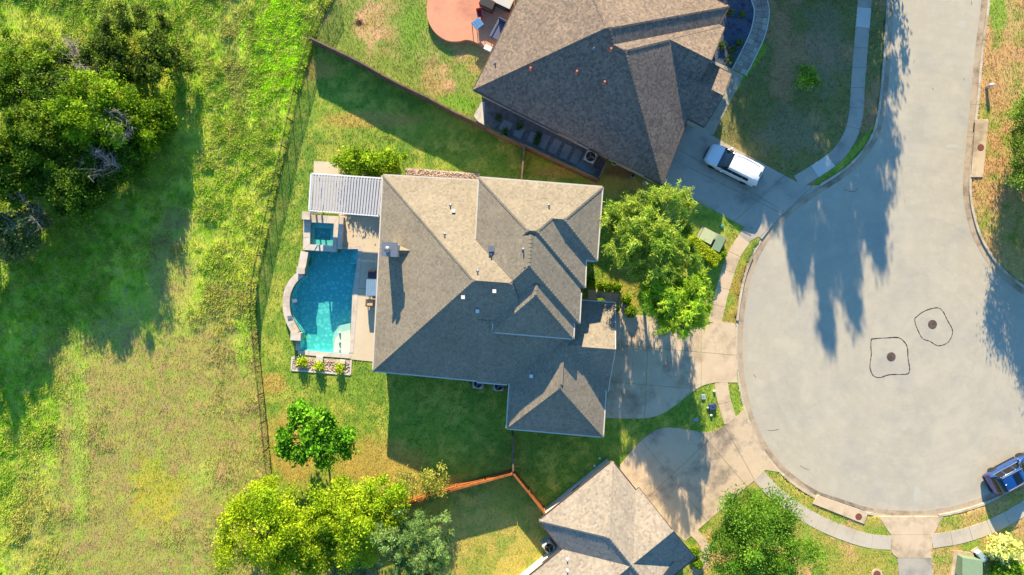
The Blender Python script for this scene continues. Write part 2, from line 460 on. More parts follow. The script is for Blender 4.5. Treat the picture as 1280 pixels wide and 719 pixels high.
# hard surfaces
DRIVE_MAIN = W2(smooth_line([(918, 404), (905, 402), (890, 404), (872, 410), (850, 405), (830, 398), (800, 394)], 3) + [(786, 393), (786, 380), (777, 370), (769, 366), (735, 362), (735, 374), (764, 380), (755, 440), (748, 518), (757, 522)] + smooth_line([(757, 522), (800, 523), (822, 519), (842, 508), (862, 492), (878, 482), (893, 478)], 4)[1:] + [(921, 478)])
DRIVE_LOW = W2(smooth_line([(775, 581), (790, 562), (804, 548), (820, 537), (838, 534), (860, 537), (882, 540), (898, 536), (912, 527), (929, 512)], 4) + [(934, 527), (955, 568), (974, 590), (956, 587), (940, 602), (872, 662), (856, 676), (760, 600)])
DRIVE_N = W2([(820, 228), (862, 150), (880, 160), (888, 169), (900, 176), (988, 224), (1004, 232), (1026, 232), (1014, 239), (976, 267), (952, 299), (947, 296), (930, 306), (922, 295), (930, 284), (860, 246), (836, 232)])
DRIVE_SE = W2([(1097, 645), (1178, 645), (1165, 669), (1163, 690), (1166, 740), (1124, 740), (1121, 697), (1113, 690), (1113, 668)])
SIDE = [('sidewalk', [(1081, -40), (1080, 0), (1076, 50), (1072, 100), (1069, 143), (1062, 170), (1046, 194), (1022, 212), (996, 228)], 17.5),
        ('sidewalk', [(930, 299), (919, 315), (911, 335), (904, 358), (898, 382), (893, 404)], 16.5),
        ('sidewalk', [(901, 478), (904, 498), (913, 528)], 16.5),
        ('sidewalk', [(948, 594), (960, 608), (978, 624), (1002, 641), (1032, 657), (1062, 669), (1088, 676), (1113, 678)], 17.5),
        ('sidewalk', [(1164, 676), (1200, 670), (1234, 659), (1262, 645), (1300, 622)], 17.5),
        ]
HARD = [DRIVE_MAIN, DRIVE_LOW, DRIVE_N, DRIVE_SE] + [strip_poly(W2(l), -w_ * S / 2, w_ * S / 2) for _, l, w_ in SIDE]
HARD += [ROAD]

# ------------------------------------------------------------------ ground
g = MB(); gi = (-51.5, 51.5, -30.5, 33.5); go = 900
for q in ([(-go, -go), (go, -go), (go, gi[2]), (-go, gi[2])], [(-go, gi[3]), (go, gi[3]), (go, go), (-go, go)], [(-go, gi[2]), (gi[0], gi[2]), (gi[0], gi[3]), (-go, gi[3])], [(gi[1], gi[2]), (go, gi[2]), (go, gi[3]), (gi[1], gi[3])]):
    g.poly([(p[0], p[1], -.35) for p in q])
mottled('far_grass', (96, 104, 52), (122, 118, 66), .5, 12, .95, .4, .05, (132, 118, 76), .08, .4)
tag(g.build('ground', 'far_grass'), 'wide dry grassy ground under the whole neighbourhood', 'ground', kind='structure')

# colour fields -------------------------------------------------------------
def mixc(C, col, wgt):
    return C * (1 - wgt[:, None]) + np.array(lin(col))[None] * wgt[:, None]
def blob(px, py, cx, cy, rx, ry, nz, soft=.35):
    d = np.sqrt(((px - cx) / rx) ** 2 + ((py - cy) / ry) ** 2) + (nz - .5) * 1.1
    return np.clip((1 - d) / soft, 0, 1)
Y_NW = [(390, 47), (420, -60), (700, -60), (600, 152)]
Y_NE = [(860, -60), (1112, -60), (1100, 150), (1000, 245), (880, 170), (960, 60)]
Y_E = [(1200, -60), (1400, -60), (1400, 400), (1200, 340)]
Y_S = [(640, 588), (690, 640), (700, 760), (340, 760), (336, 640), (520, 625)]
Y_SE = [(860, 690), (945, 590), (1000, 600), (1400, 560), (1400, 760), (860, 760)]
def lawn_col(x, y):
    px, py = PX(x, y)
    n1 = fbm(x, y, 3.0, 1); n2 = fbm(x, y, .9, 5); n3 = fbm(x, y, 7.0, 9)
    C = np.tile(np.array(lin((112, 138, 44))), (len(px), 1))
    C = mixc(C, (92, 124, 40), np.clip((n1 - .45) * 4, 0, 1)); C = mixc(C, (150, 154, 60), np.clip((n2 - .47) * 3.5, 0, .75)); C = mixc(C, (84, 116, 38), np.clip((fbm(x, y, .35, 15, 2) - .55) * 4, 0, .6))
    # dry patches in the main yard
    for b in ((555, 612, 45, 22), (470, 585, 60, 40), (362, 560, 40, 60), (395, 88, 35, 16), (470, 150, 60, 12), (340, 480, 22, 16), (700, 215, 40, 10), (770, 225, 40, 22), (805, 235, 25, 14)):
        C = mixc(C, (164, 134, 66), .62 * blob(px, py, *b, n1))
    C = mixc(C, (120, 84, 56), .8 * blob(px, py, 775, 215, 26, 10, n2))
    C = mixc(C, (150, 136, 60), .6 * blob(px, py, 790, 350, 30, 40, n1))
    # north-west neighbour: tired, tan with green
    k = inpoly(px, py, Y_NW).astype(float)
    D = np.tile(np.array(lin((150, 134, 76))), (len(px), 1)); D = mixc(D, (176, 146, 98), np.clip((n2 - .48) * 5, 0, 1)); D = mixc(D, (104, 128, 46), np.clip((n1 - .46) * 6, 0, .9))
    D = mixc(D, (96, 140, 36), .8 * blob(px, py, 575, 130, 38, 16, n1)); D = mixc(D, (98, 134, 40), .7 * blob(px, py, 520, 40, 30, 50, n1)); D = mixc(D, (60, 46, 34), blob(px, py, 450, 29, 6, 4, n2, .2))
    C = C * (1 - k[:, None]) + D * k[:, None]
    # north-east front lawn
    k = inpoly(px, py, Y_NE).astype(float)
    D = np.tile(np.array(lin((104, 108, 56))), (len(px), 1)); D = mixc(D, (146, 120, 78), np.clip((n1 - .45) * 5, 0, .85)); D = mixc(D, (120, 112, 84), .5 * blob(px, py, 985, 165, 50, 35, n2)); D = mixc(D, (120, 112, 84), .5 * blob(px, py, 1030, 60, 30, 60, n2))
    C = C * (1 - k[:, None]) + D * k[:, None]
    k = inpoly(px, py, Y_E).astype(float)
    D = np.tile(np.array(lin((158, 142, 80))), (len(px), 1)); D = mixc(D, (164, 132, 82), np.clip((n1 - .46) * 6, 0, .8)); D = mixc(D, (118, 132, 48), np.clip((n2 - .5) * 5, 0, .8)); D = mixc(D, (104, 140, 40), .8 * blob(px, py, 1246, 15, 12, 40, n1))
    C = C * (1 - k[:, None]) + D * k[:, None]
    k = inpoly(px, py, Y_S).astype(float)
    D = np.tile(np.array(lin((142, 142, 56))), (len(px), 1)); D = mixc(D, (154, 146, 70), np.clip((n1 - .45) * 5, 0, .8)); D = mixc(D, (104, 130, 46), np.clip((n2 - .52) * 4, 0, .7))
    C = C * (1 - k[:, None]) + D * k[:, None]
    k = inpoly(px, py, Y_SE).astype(float)
    D = np.tile(np.array(lin((138, 138, 58))), (len(px), 1)); D = mixc(D, (166, 142, 84), np.clip((n1 - .46) * 5, 0, .9)); D = mixc(D, (106, 134, 44), np.clip((n2 - .5) * 4, 0, .8))
    C = C * (1 - k[:, None]) + D * k[:, None]
    # verges: yellow green
    k = ((px > 900) & (px < 1000) & (py > 290) & (py < 405)).astype(float)
    C = mixc(C, (150, 128, 58), k * np.clip((n1 - .35) * 3, 0, .8))
    return C * np.array([1.42, 1.36, 1.65])
def meadow_col(x, y):
    px, py = PX(x, y)
    n1 = fbm(x, y, 3.2, 21); n2 = fbm(x, y, 1.0, 25); n3 = fbm(x, y, .5, 29)
    C = np.tile(np.array(lin((118, 150, 34))), (len(px), 1))
    C = mixc(C, (150, 166, 50), np.clip((n1 - .45) * 5, 0, .9)); C = mixc(C, (86, 126, 24), np.clip((n2 - .5) * 5, 0, .8))
    C = mixc(C, (150, 146, 78), .55 * blob(px, py, 300, 60, 26, 90, n2))
    C = mixc(C, (138, 186, 14), .85 * blob(px, py, 350, 70, 48, 90, n2))
    dry = np.clip((py - 345 + (n1 - .5) * 160 - .35 * np.abs(px - 200)) / 90, 0, 1) * np.clip((px - 60 + (n1 - .5) * 50) / 30, 0, 1)
    dry = np.maximum(dry, .8 * blob(px, py, 215, 330, 34, 80, n1))
    C = mixc(C, (152, 142, 78), .88 * dry); C = mixc(C, (164, 142, 90), .75 * dry * np.clip((n2 - .45) * 4, 0, 1)); C = mixc(C, (140, 148, 66), .6 * dry * np.clip((n3 - .48) * 5, 0, 1))
    C = mixc(C, (162, 158, 78), .7 * blob(px, py, 45, 660, 42, 90, n1)); C = mixc(C, (166, 164, 44), .75 * blob(px, py, 195, 615, 40, 48, n2)); C = mixc(C, (126, 160, 44), .5 * blob(px, py, 256, 588, 26, 34, n2, .9))
    C = mixc(C, (116, 146, 44), .7 * blob(px, py, 100, 560, 12, 160, n2)); C = mixc(C, (122, 160, 32), .7 * blob(px, py, 305, 420, 14, 55, n2)); C = mixc(C, (108, 148, 28), .8 * blob(px, py, 18, 520, 26, 100, n2))
    C = mixc(C, (150, 136, 100), np.clip((n3 - .7) * 6, 0, .5))
    C = mixc(C, (152, 156, 66), .18 + .5 * np.clip((fbm(x, y, .45, 33, 2) - .5) * 3, -.5, .8)); C = mixc(C, (96, 126, 36), np.clip((fbm(x, y, .7, 37, 3) - .56) * 5, 0, .55))
    tan = np.clip(C[:, 0:1] / np.maximum(C[:, 1:2], 1e-4), 0, 1.3)
    return C * (1.0 - .30 * np.clip((tan - .78) / .25, 0, 1)) * np.array([1.6, 1.54, 1.75])
def meadow_tall(x, y):
    """how tall the weeds stand, 0..1"""
    px, py = PX(x, y); n1 = fbm(x, y, 2.2, 41); n2 = fbm(x, y, .9, 45)
    t = .45 + .9 * (n1 - .5) + 1.2 * (n2 - .5)
    t = t - .42 * blob(px, py, 205, 500, 95, 190, n1) - .4 * blob(px, py, 140, 690, 80, 70, n1) + .3 * blob(px, py, 350, 70, 50, 70, n1) - .25 * blob(px, py, 225, 320, 40, 90, n1)
    dz = np.clip((py - 360 - .3 * np.abs(px - 200)) / 70, 0, 1) * np.clip((px - 55) / 30, 0, 1)
    t = t * (1 - .62 * dz)
    return np.clip(t, .06, 1.0)

def grid(x0, x1, y0, y1, st):
    nx = int((x1 - x0) / st) + 1; ny = int((y1 - y0) / st) + 1
    X, Y = np.meshgrid(np.linspace(x0, x1, nx), np.linspace(y0, y1, ny)); x = X.ravel(); y = Y.ravel()
    i = np.arange((ny - 1) * nx).reshape(ny - 1, nx)[:, :-1].ravel()
    return x, y, np.stack([i, i + 1, i + nx + 1, i + nx], 1)
EXT = 52.0
NORTH = 34.0
iron_ext = [(iron_n[-1][0] + 6, NORTH + 2)] + iron_n[::-1] + iron[1:] + [(iron[-1][0], -32)]
MEADOW = [(-EXT - 2, NORTH + 2)] + iron_ext + [(-EXT - 2, -32)]
# lawn sheet
x, y, F = grid(-26.5, EXT, -31, NORTH, .27)
z = np.full(len(x), GZ) + (fbm(x, y, 4, 3) - .5) * .04 + (fbm(x, y, .6, 4, 2) - .5) * .03
road_in = inpoly(x, y, ROAD); z[road_in] = -.14
fat = []
cxp = sum(p[0] for p in POOL_RECT) / len(POOL_RECT); cyp = sum(p[1] for p in POOL_RECT) / len(POOL_RECT)
for p in POOL_RECT:
    d = math.hypot(p[0] - cxp, p[1] - cyp); k = (d + .33) / d; fat.append((cxp + (p[0] - cxp) * k, cyp + (p[1] - cyp) * k))
z[inpoly(x, y, fat)] = -2.6
z[inpoly(x, y, W2([(382, 271), (421, 273), (418, 313), (382, 311)]))] = -2.6
z[inpoly(x, y, [(-EXT - 2, NORTH + 2)] + [(p[0] - .55, p[1]) for p in iron_ext] + [(-EXT - 2, -32)])] = -.2
F = F[~(z[F] < -.1).all(1) | (z[F] < -1).any(1)]
F = F[~(z[F] < -2).all(1)]
lawn = np_mesh('lawn', np.stack([x, y, z], 1), F, lawn_col(x, y), 'lawn', None, True)
tag(lawn, 'mown lawns of the gardens, green with dry tan patches', 'lawn', kind='structure')
# meadow sheet
x, y, F = grid(-EXT, -16.0, -31, NORTH, .22)
tl = meadow_tall(x, y)
z = GZ + .02 + tl * .16 * (.4 + 1.2 * fbm(x, y, .55, 61, 3)) + (fbm(x, y, 6, 63) - .5) * .25
z[~inpoly(x, y, MEADOW)] = -.22
F = F[~(z[F] < -.2).all(1)]
mead = np_mesh('meadow', np.stack([x, y, z], 1), F, meadow_col(x, y), 'meadow', None, True)
tag(mead, 'rough open meadow of green weeds and dry tan grass beyond the iron fence', 'meadow', kind='structure')
def meadow_z(x, y):
    return GZ + .02 + meadow_tall(x, y) * .16 * (.4 + 1.2 * fbm(x, y, .55, 61, 3)) + (fbm(x, y, 6, 63) - .5) * .25

# ------------------------------------------------------------------ road, gutter, kerb
r = MB(); r.poly([(p[0], p[1], 0.0) for p in ROAD][::-1])
road = tag(r.build('road', 'road'), 'pale grey street ending in a round turning circle', 'road', kind='structure')
me = road.data
if me.polygons[0].normal.z < 0: me.flip_normals()
APR = [DRIVE_MAIN, DRIVE_LOW, DRIVE_N, DRIVE_SE]
APRON_C = [P(920, 440), P(950, 548), P(988, 262), P(1138, 647)]
def kerb_run(line, side, name, lab):
    kb = bpy.data.objects.new(name, None); COL.objects.link(kb); tag(kb, lab, 'kerb', kind='structure')
    gu = MB()
    for k, pc in enumerate(arc_pieces(line, 3.0)):
        mid = pc[len(pc) // 2]
        low = any((Vector((mid[0], mid[1], 0)) - c).length < (3.4 if i != 2 else 4.2) for i, c in enumerate(APRON_C)) and side > 0
        q = trim(pc, .008)
        b = MB(); b.prism(strip_poly(q, side * -.04, side * .17), -.12, .035 if low else .135 + .01 * random.random()); b.build('kerb_stone', 'kerb', kb)
        g2 = MB(); g2.prism(strip_poly(q, side * .175, side * .66), -.1, .012); g2.build('gutter_slab', 'gutter', kb)
kerb_run(kw, 1 if True else -1, 'kerb', 'pale concrete kerb and gutter curving round the turning circle')
kerb_run(ke, -1, 'kerb', 'pale concrete kerb and gutter along the dry verge with the storm drain slab')

# ------------------------------------------------------------------ driveways and sidewalks
def slabs(name, lab, cat, polys, mats, z1=SZ, z0=-.06, piece='slab'):
    o = bpy.data.objects.new(name, None); COL.objects.link(o); tag(o, lab, cat, kind='structure')
    for i, p in enumerate(polys):
        b = MB(); b.prism(p, z0, z1 + random.uniform(-.006, .006)); b.build(piece, mats[i % len(mats)] if not callable(mats) else mats(i, p), o)
    return o
def LN(*a): return [(W2([p])[0], W2([q])[0]) for p, q in a]
slabs('driveway', 'wide concrete driveway of the tan roofed house, shaded by its front trees', 'driveway',
      split(DRIVE_MAIN, LN(((812, 380), (805, 530)), ((876, 380), (876, 500)), ((760, 430), (930, 445)), ((760, 477), (930, 491)), ((774, 360), (770, 396)), ((730, 391), (800, 393)))), ['concrete'])
slabs('driveway', 'stained concrete driveway flaring out from the cream roofed house', 'driveway',
      split(DRIVE_LOW, LN(((800, 548), (890, 660)), ((870, 534), (935, 610)), ((790, 640), (900, 536)), ((905, 532), (945, 604)))), lambda i, p: 'concrete_old')
slabs('driveway', 'grey concrete driveway under the white minivan', 'driveway',
      split(DRIVE_N, LN(((922, 273), (978, 222)), ((870, 200), (985, 268)), ((950, 296), (1012, 236)), ((822, 190), (872, 215)))), lambda i, p: 'concrete_grey')
slabs('driveway', 'narrow concrete driveway leaving the turning circle beside the green cabinet', 'driveway',
      split(DRIVE_SE, LN(((1100, 697), (1180, 697)), ((1100, 668), (1180, 668)))), lambda i, p: 'concrete_grey' if sum(q[1] for q in p) / len(p) < P(0, 697).y else 'concrete')
slab_lab = ['concrete sidewalk beside the shaded lawn with two newer pale slabs', 'concrete sidewalk passing the clipped hedge and green utility boxes', 'short concrete sidewalk between the two neighbouring driveways', 'concrete sidewalk curving behind the storm drain slab', 'concrete sidewalk curving past the blue car and green cabinet']
for k, (nm, l, wd) in enumerate(SIDE):
    pcs = arc_pieces(smooth_line(W2(l), 5), 1.75)
    pol = [strip_poly(trim(p, .012), -wd * S / 2, wd * S / 2) for p in pcs]
    def smat(i, p, k=k, n=len(pcs)):
        c = PX(sum(q[0] for q in p) / len(p), sum(q[1] for q in p) / len(p))
        if k == 0: return 'concrete_pale' if (12 < c[1] < 40 or (1018 < c[0] < 1040 and c[1] > 195)) else 'concrete_grey'
        return 'concrete_light' if k > 2 else 'concrete'
    slabs(nm, slab_lab[k], 'sidewalk', pol, smat)
# front walk of the cream roofed house
fw = smooth_line(W2([(866, 664), (877, 676), (882, 690), (878, 704), (866, 716)]), 5)
slabs('footpath', 'narrow curved concrete path from driveway to the cream roofed house', 'path', [strip_poly(trim(p, .01), -.4, .4) for p in arc_pieces(fw, 1.2)], ['concrete'], SZ + .004)
# north house: concrete walk and curved paver walk
slabs('footpath', 'straight concrete path along the brown roofed house', 'path', [strip_poly(trim(p, .01), -.55, .55) for p in arc_pieces(W2([(884, 166), (922, 92)]), 1.6)], ['concrete_grey'], SZ + .004)
pv = smooth_line(W2([(923, 91), (936, 66), (947, 41), (951.5, 16), (948, 0), (940, -20)]), 6)
rows = []
for i, pc in enumerate(arc_pieces(pv, .52)):
    cut = [-.60, -.2 + .2 * (i % 2) * 1.0, .60] if i % 3 else [-.60, -.1, .60]
    for a, b in zip(cut, cut[1:]):
        rows.append(strip_poly(trim(pc, .018), a + .018, b - .018))
slabs('footpath', 'curved path of rectangular stone pavers round the blue gravel bed', 'path', rows, lambda i, p: random.choice(['paver', 'paver', 'concrete_grey']), SZ + .02, piece='paver')
for sgn in (-.66, .66):
    slabs('path_edging', 'thin pale stone edging on the ' + ('bed' if sgn > 0 else 'lawn') + ' side of the curved paver path', 'edging', [strip_poly(trim(p, .006), sgn - .05, sgn + .05) for p in arc_pieces(pv, 1.2)], ['concrete_pale'], SZ + .03, piece='edging_stone')

# ------------------------------------------------------------------ road marks and iron covers
def ribbon(pts, w0, name='crack_seal', closed=False, z=.006):
    l = smooth_line(W2(pts + ([pts[0]] if closed else [])), 6); mb = MB(); a = []; b_ = []
    n = len(l); ow = [w0 * random.uniform(.5, 1.3) for _ in l]
    o1 = [offset(l, 1.0)[i] for i in range(n)]
    for i in range(n):
        dx, dy = o1[i][0] - l[i][0], o1[i][1] - l[i][1]; h = ow[i] / 2
        a.append((l[i][0] + dx * h, l[i][1] + dy * h, z)); b_.append((l[i][0] - dx * h, l[i][1] - dy * h, z))
    for i in range(n - 1): mb.poly([b_[i], b_[i + 1], a[i + 1], a[i]])
    return mb.build(name, 'tar', road)
ribbon([(1089, 424), (1098, 423), (1108, 422.5), (1122, 422), (1129, 426), (1134, 434), (1135, 448), (1137, 460), (1136, 466), (1131, 468), (1112, 468.5), (1100, 472), (1092, 470), (1088, 462), (1087.5, 455), (1089, 444), (1088.5, 432)], .085, closed=True)
ribbon([(1143.5, 398), (1152, 391), (1162, 386.5), (1173, 385), (1179, 390), (1184, 400), (1190, 411), (1190, 419), (1185, 428), (1176, 432), (1170, 431.5), (1163, 427), (1153, 423), (1147, 412), (1144, 404)], .075, closed=True)
for pts in ([(1119, 72), (1123, 72.5), (1126, 73)], [(1126.5, 73), (1125, 78)], [(1110.5, 74), (1110.5, 80)], [(1143, 75), (1142, 79)], [(1203, 101), (1206, 98)], [(1165, 110), (1167, 112)], [(1214, 1), (1215, 7)],
            [(1000, 582), (1005, 585), (1012, 588)], [(959, 538), (967, 538), (974, 536.5)], [(942, 468), (945, 472)], [(1055, 237), (1066, 240), (1072, 236)]):
    ribbon(pts, .032)
mottled('road_patch', (184, 182, 170), (190, 188, 176), 1.2, 30, .9, .15, .004, None, .2, .2)
for ctr, rx_, ry_ in (((1203, 31), .35, .33), ((1045, 243), .42, .3), ((1034, 250), .3, .2), ((1190, 183), .7, .22), ((1146, 618), .35, .8), ((1265, 553), .2, .45)):
    p = P(*ctr); mb = MB(); mb.poly([(p.x + rx_ * random.uniform(.75, 1.1) * math.cos(k * .449), p.y + ry_ * random.uniform(.75, 1.1) * math.sin(k * .449), .004) for k in range(14)]); mb.build('repair_patch', 'road_patch', road)
mottled('gutter_dirt', (116, 108, 98), (150, 142, 128), 2.5, 24, .95, .2, .004, (176, 170, 156), 1.2, .4)
dl = smooth_line(W2([(1004, 604.5), (1024, 618), (1050, 628), (1072, 634), (1092, 637)]), 5); mb = MB(); n_ = len(dl)
o0_ = offset(dl, .30); o1_ = offset(dl, -.30)
for i_ in range(n_ - 1):
    w0_, w1_ = math.sin(math.pi * (i_ + .3) / n_), math.sin(math.pi * (i_ + 1.3) / n_) if i_ < n_ - 2 else .1
    mx_ = lambda a, b, f: (a[0] + (b[0] - a[0]) * f, a[1] + (b[1] - a[1]) * f, .016)
    mb.poly([mx_(dl[i_], o1_[i_], w0_), mx_(dl[i_ + 1], o1_[i_ + 1], w1_), mx_(dl[i_ + 1], o0_[i_ + 1], w1_), mx_(dl[i_], o0_[i_], w0_)])
mb.build('silt_stain', 'gutter_dirt', road)
def cover(cx, cy, rad, mat, lab, z, ring=None, cat='manhole cover'):
    p = P(cx, cy); t_ = thing('manhole_cover', lab, cat, (p.x, p.y, z))
    b = MB(); b.lathe((p.x, p.y, z), [(rad, -.06), (rad, .008), (rad * .93, .014), (rad * .93, .009)], 24)
    ob = b.build('lid', mat, t_)
    for k in range(-3, 4):
        for j in range(-3, 4):
            if k * k + j * j < 10:
                s_ = MB(); 
    rb = MB()
    for k in range(-4, 5):
        h = math.sqrt(max(0, 16.5 - k * k)) / 4.6 * rad
        rb.box((p.x + k * rad / 4.9, p.y, z + .012), (rad * .09, 2 * h, .01))
    rb.build('tread', mat, ob)
    if ring:
        b = MB(); n = 28
        vs_ = []; 
        for rr, zz in ((rad + .01, z - .05), (rad + .01, z + .012), (ring, z + .012), (ring, z - .05)):
            vs_ += [(p.x + rr * math.cos(2 * math.pi * k / n), p.y + rr * math.sin(2 * math.pi * k / n), zz) for k in range(n)]
        b.add(vs_, [(i * n + k, (i + 1) * n + k, (i + 1) * n + (k + 1) % n, i * n + (k + 1) % n) for i in range(3) for k in range(n)])
        b.build('collar', 'concrete', t_)
    return t_
cover(1114, 446, .40, 'iron_cover', 'round iron manhole cover inside the squarish tar outline on the street', .006)
cover(1165.5, 405.5, .40, 'iron_cover', 'round iron manhole cover inside the rounded lopsided tar outline on the street', .006)
def inlet(poly, cover_at, lab, clab, n):
    o = MB(); ctr = [sum(q[i] for q in poly) / len(poly) for i in (0, 1)]
    t_ = thing('storm_drain', lab, 'storm drain', (ctr[0], ctr[1], 0))
    o.prism(poly, -.1, .19); o.build('top_slab', 'concrete', t_, bevel=.01)
    a, b = poly[0], poly[1]                          # street edge: dark throat
    s_ = MB(); dx, dy = b[0] - a[0], b[1] - a[1]; L = math.hypot(dx, dy); nx, ny = dy / L, -dx / L
    if (ctr[0] - a[0]) * nx + (ctr[1] - a[1]) * ny > 0: nx, ny = -nx, -ny
    s_.bar((a[0] + dx * .05 + nx * .012, a[1] + dy * .05 + ny * .012, .085), (a[0] + dx * .95 + nx * .012, a[1] + dy * .95 + ny * .012, .085), .03, .13); s_.build('throat', 'dark_plastic', t_)
    cover(*cover_at, .30, 'rust_cover', clab, .192)
inlet(W2([(1217.5, 150), (1212, 222), (1227, 222), (1234, 150)]), (1224, 185), 'long concrete storm drain slab set in the dry verge', 'rusty round lid on the storm drain slab in the dry verge', 0)
inlet(W2([(1021, 618), (1084, 640), (1079, 654.5), (1015, 629)]), (1072, 645), 'long concrete storm drain slab set in the grass strip of the turning circle', 'rusty round lid on the storm drain slab in the grass strip', 0)
cover(1095, 717, .32, 'rust_cover', 'rusty round lid with a pale concrete collar in the lawn', GZ + .06, .48)

# ------------------------------------------------------------------ houses
class Block:
    def __init__(s, px, ez, slopes, px_z=None, lift=0.0, world=None):
        pts = world if world is not None else W2(px, ez)
        if parea(pts) < 0:
            n = len(pts); pts = pts[::-1]; slopes = [slopes[(n - 2 - i) % n] for i in range(n)]
        s.p = pts; s.ez = ez + lift; s.s = slopes; s.n = len(pts); s.e = []
        for i in range(s.n):
            a, b = pts[i], pts[(i + 1) % s.n]; L = math.hypot(b[0] - a[0], b[1] - a[1])
            s.e.append((a, (-(b[1] - a[1]) / L, (b[0] - a[0]) / L)))       # inward normal for ccw
    def d(s, i, p):
        a, n = s.e[i]; return (p[0] - a[0]) * n[0] + (p[1] - a[1]) * n[1]
    def h(s, p, tol=1e-6):
        if any(s.d(i, p) < -tol for i in range(s.n)): return -99
        return s.ez + min(s.s[i] * s.d(i, p) for i in range(s.n) if s.s[i])
    def faces(s):
        out = []
        for i in range(s.n):
            if not s.s[i]: continue
            q = s.p
            for j in range(s.n):
                if j != i and s.s[j]: q = clip(q, lambda p, j=j: s.s[i] * s.d(i, p) - s.s[j] * s.d(j, p))
            if len(q) > 2: out.append((i, [(p[0], p[1], s.ez + s.s[i] * s.d(i, p)) for p in q]))
        return out
    def ridges(s):
        out = []
        for i, q in s.faces():
            for a, b in zip(q, q[1:] + q[:1]):
                if math.dist(a, b) < .15: continue
                for j in range(i + 1, s.n):
                    if s.s[j] and all(abs(s.s[i] * s.d(i, p) - s.s[j] * s.d(j, p)) < 1e-4 for p in (a, b)): out.append((a, b)); break
        return out
def inset(pts, d):
    n = len(pts); out = []
    for i in range(n):
        p0, p1, p2 = pts[i - 1], pts[i], pts[(i + 1) % n]
        def nl(a, b):
            L = math.hypot(b[0] - a[0], b[1] - a[1]); return (-(b[1] - a[1]) / L, (b[0] - a[0]) / L)
        n1, n2 = nl(p0, p1), nl(p1, p2); k = d / max(.3, 1 + n1[0] * n2[0] + n1[1] * n2[1])
        out.append((p1[0] + (n1[0] + n2[0]) * k, p1[1] + (n1[1] + n2[1]) * k))
    return out
def house(name, label, blocks, roofm, wallm, fasciam, over=.42, z0=GZ - .15, caps_col=None):
    allp = [p for b in blocks for p in b.p]
    cx = sum(p[0] for p in allp) / len(allp); cy = sum(p[1] for p in allp) / len(allp)
    H = thing(name, label, 'house', (cx, cy, GZ))
    rf = MB(); sof = MB(); wl_ = MB(); fa = MB(); cp = MB()
    for k, b in enumerate(blocks):
        for i, q in b.faces(): rf.poly(q)
        sof.poly([(p[0], p[1], b.ez - .16 - .004 * k) for p in b.p][::-1])
        ins = inset(b.p, over + .013 * k)
        wl_.prism(ins, z0, b.ez - .10 - .006 * k)
        others = [o for o in blocks if o is not b]
        for i in range(b.n):
            a, c = b.p[i], b.p[(i + 1) % b.n]; L = math.dist(a, c)
            nr = b.e[i][1]
            if b.s[i]:
                m = max(1, int(L / .8)); run = None
                for j in range(m + 1):
                    ok = False
                    if j < m:
                        t = (j + .5) / m; p = (a[0] + (c[0] - a[0]) * t, a[1] + (c[1] - a[1]) * t)
                        ok = all(o.h(p) < b.ez - .02 for o in others)
                    if ok and run is None: run = j / m
                    if not ok and run is not None:
                        t0, t1 = run, j / m; run = None
                        fa.bar((a[0] + (c[0] - a[0]) * t0 - nr[0] * .05, a[1] + (c[1] - a[1]) * t0 - nr[1] * .05, b.ez - .085), (a[0] + (c[0] - a[0]) * t1 - nr[0] * .05, a[1] + (c[1] - a[1]) * t1 - nr[1] * .05, b.ez - .085), .1, .17)
            else:                                               # gable: rakes and the wall under them
                ds = []
                for fi, q in b.faces():
                    on = [p for p in q if abs(b.d(i, p)) < 1e-4]
                    for u in on: ds.append((math.dist(u[:2], a), u))
                    for u, v in zip(on, on[1:]):
                        mm = ((u[0] + v[0]) / 2, (u[1] + v[1]) / 2)
                        if any(o.h(mm) > (u[2] + v[2]) / 2 - .3 for o in others): continue
                        fa.bar((u[0] - nr[0] * .03, u[1] - nr[1] * .03, u[2] - .09), (v[0] - nr[0] * .03, v[1] - nr[1] * .03, v[2] - .09), .06, .16)
                if ds:
                    top = max(ds, key=lambda q: q[1][2])[1]; dd = over + .013 * k
                    wl_.poly([(a[0] + nr[0] * dd, a[1] + nr[1] * dd, b.ez - .11), (c[0] + nr[0] * dd, c[1] + nr[1] * dd, b.ez - .11), (top[0] + nr[0] * dd, top[1] + nr[1] * dd, top[2] - .02)])
        for a, c in b.ridges():
            a = Vector(a); c = Vector(c); 
            if a.z > c.z: a, c = c, a
            L = (c - a).length; t = (c - a) / L; sd = Vector((-t.y, t.x, 0)).normalized()
            m = int(L / .28)
            for j in range(m):
                p = a + t * (j + .0) * L / m; q = a + t * (j + 1.25) * L / m
                mid = (p + q) / 2
                if any(o.h((mid.x, mid.y)) > mid.z - .06 for o in others): continue
                lvl = abs(t.z) < .05; dr = .055 if not lvl else .085; wdt = .15
                e0, e1 = .045, .02
                cp.add([p + sd * wdt + Vector((0, 0, e0 - dr)), p + Vector((0, 0, e0)), p - sd * wdt + Vector((0, 0, e0 - dr)),
                        q + sd * wdt + Vector((0, 0, e1 - dr)), q + Vector((0, 0, e1)), q - sd * wdt + Vector((0, 0, e1 - dr))],
                       [(0, 1, 4, 3), (1, 2, 5, 4), (0, 2, 1)])
    o = rf.build('roof', roofm, H)
    cp.build('ridge_cap', roofm, o, kind='stuff')
    sof.build('soffit', fasciam, o); fa.build('gutter', fasciam, o)
    wl_.build('wall', wallm, H)
    return H, o
def top_h(blocks, x, y): return max(b.h((x, y)) for b in blocks)
def wall_frame(b, k, i, over):
    ins = inset(b.p, over + .013 * k); return ins[i], ins[(i + 1) % b.n]
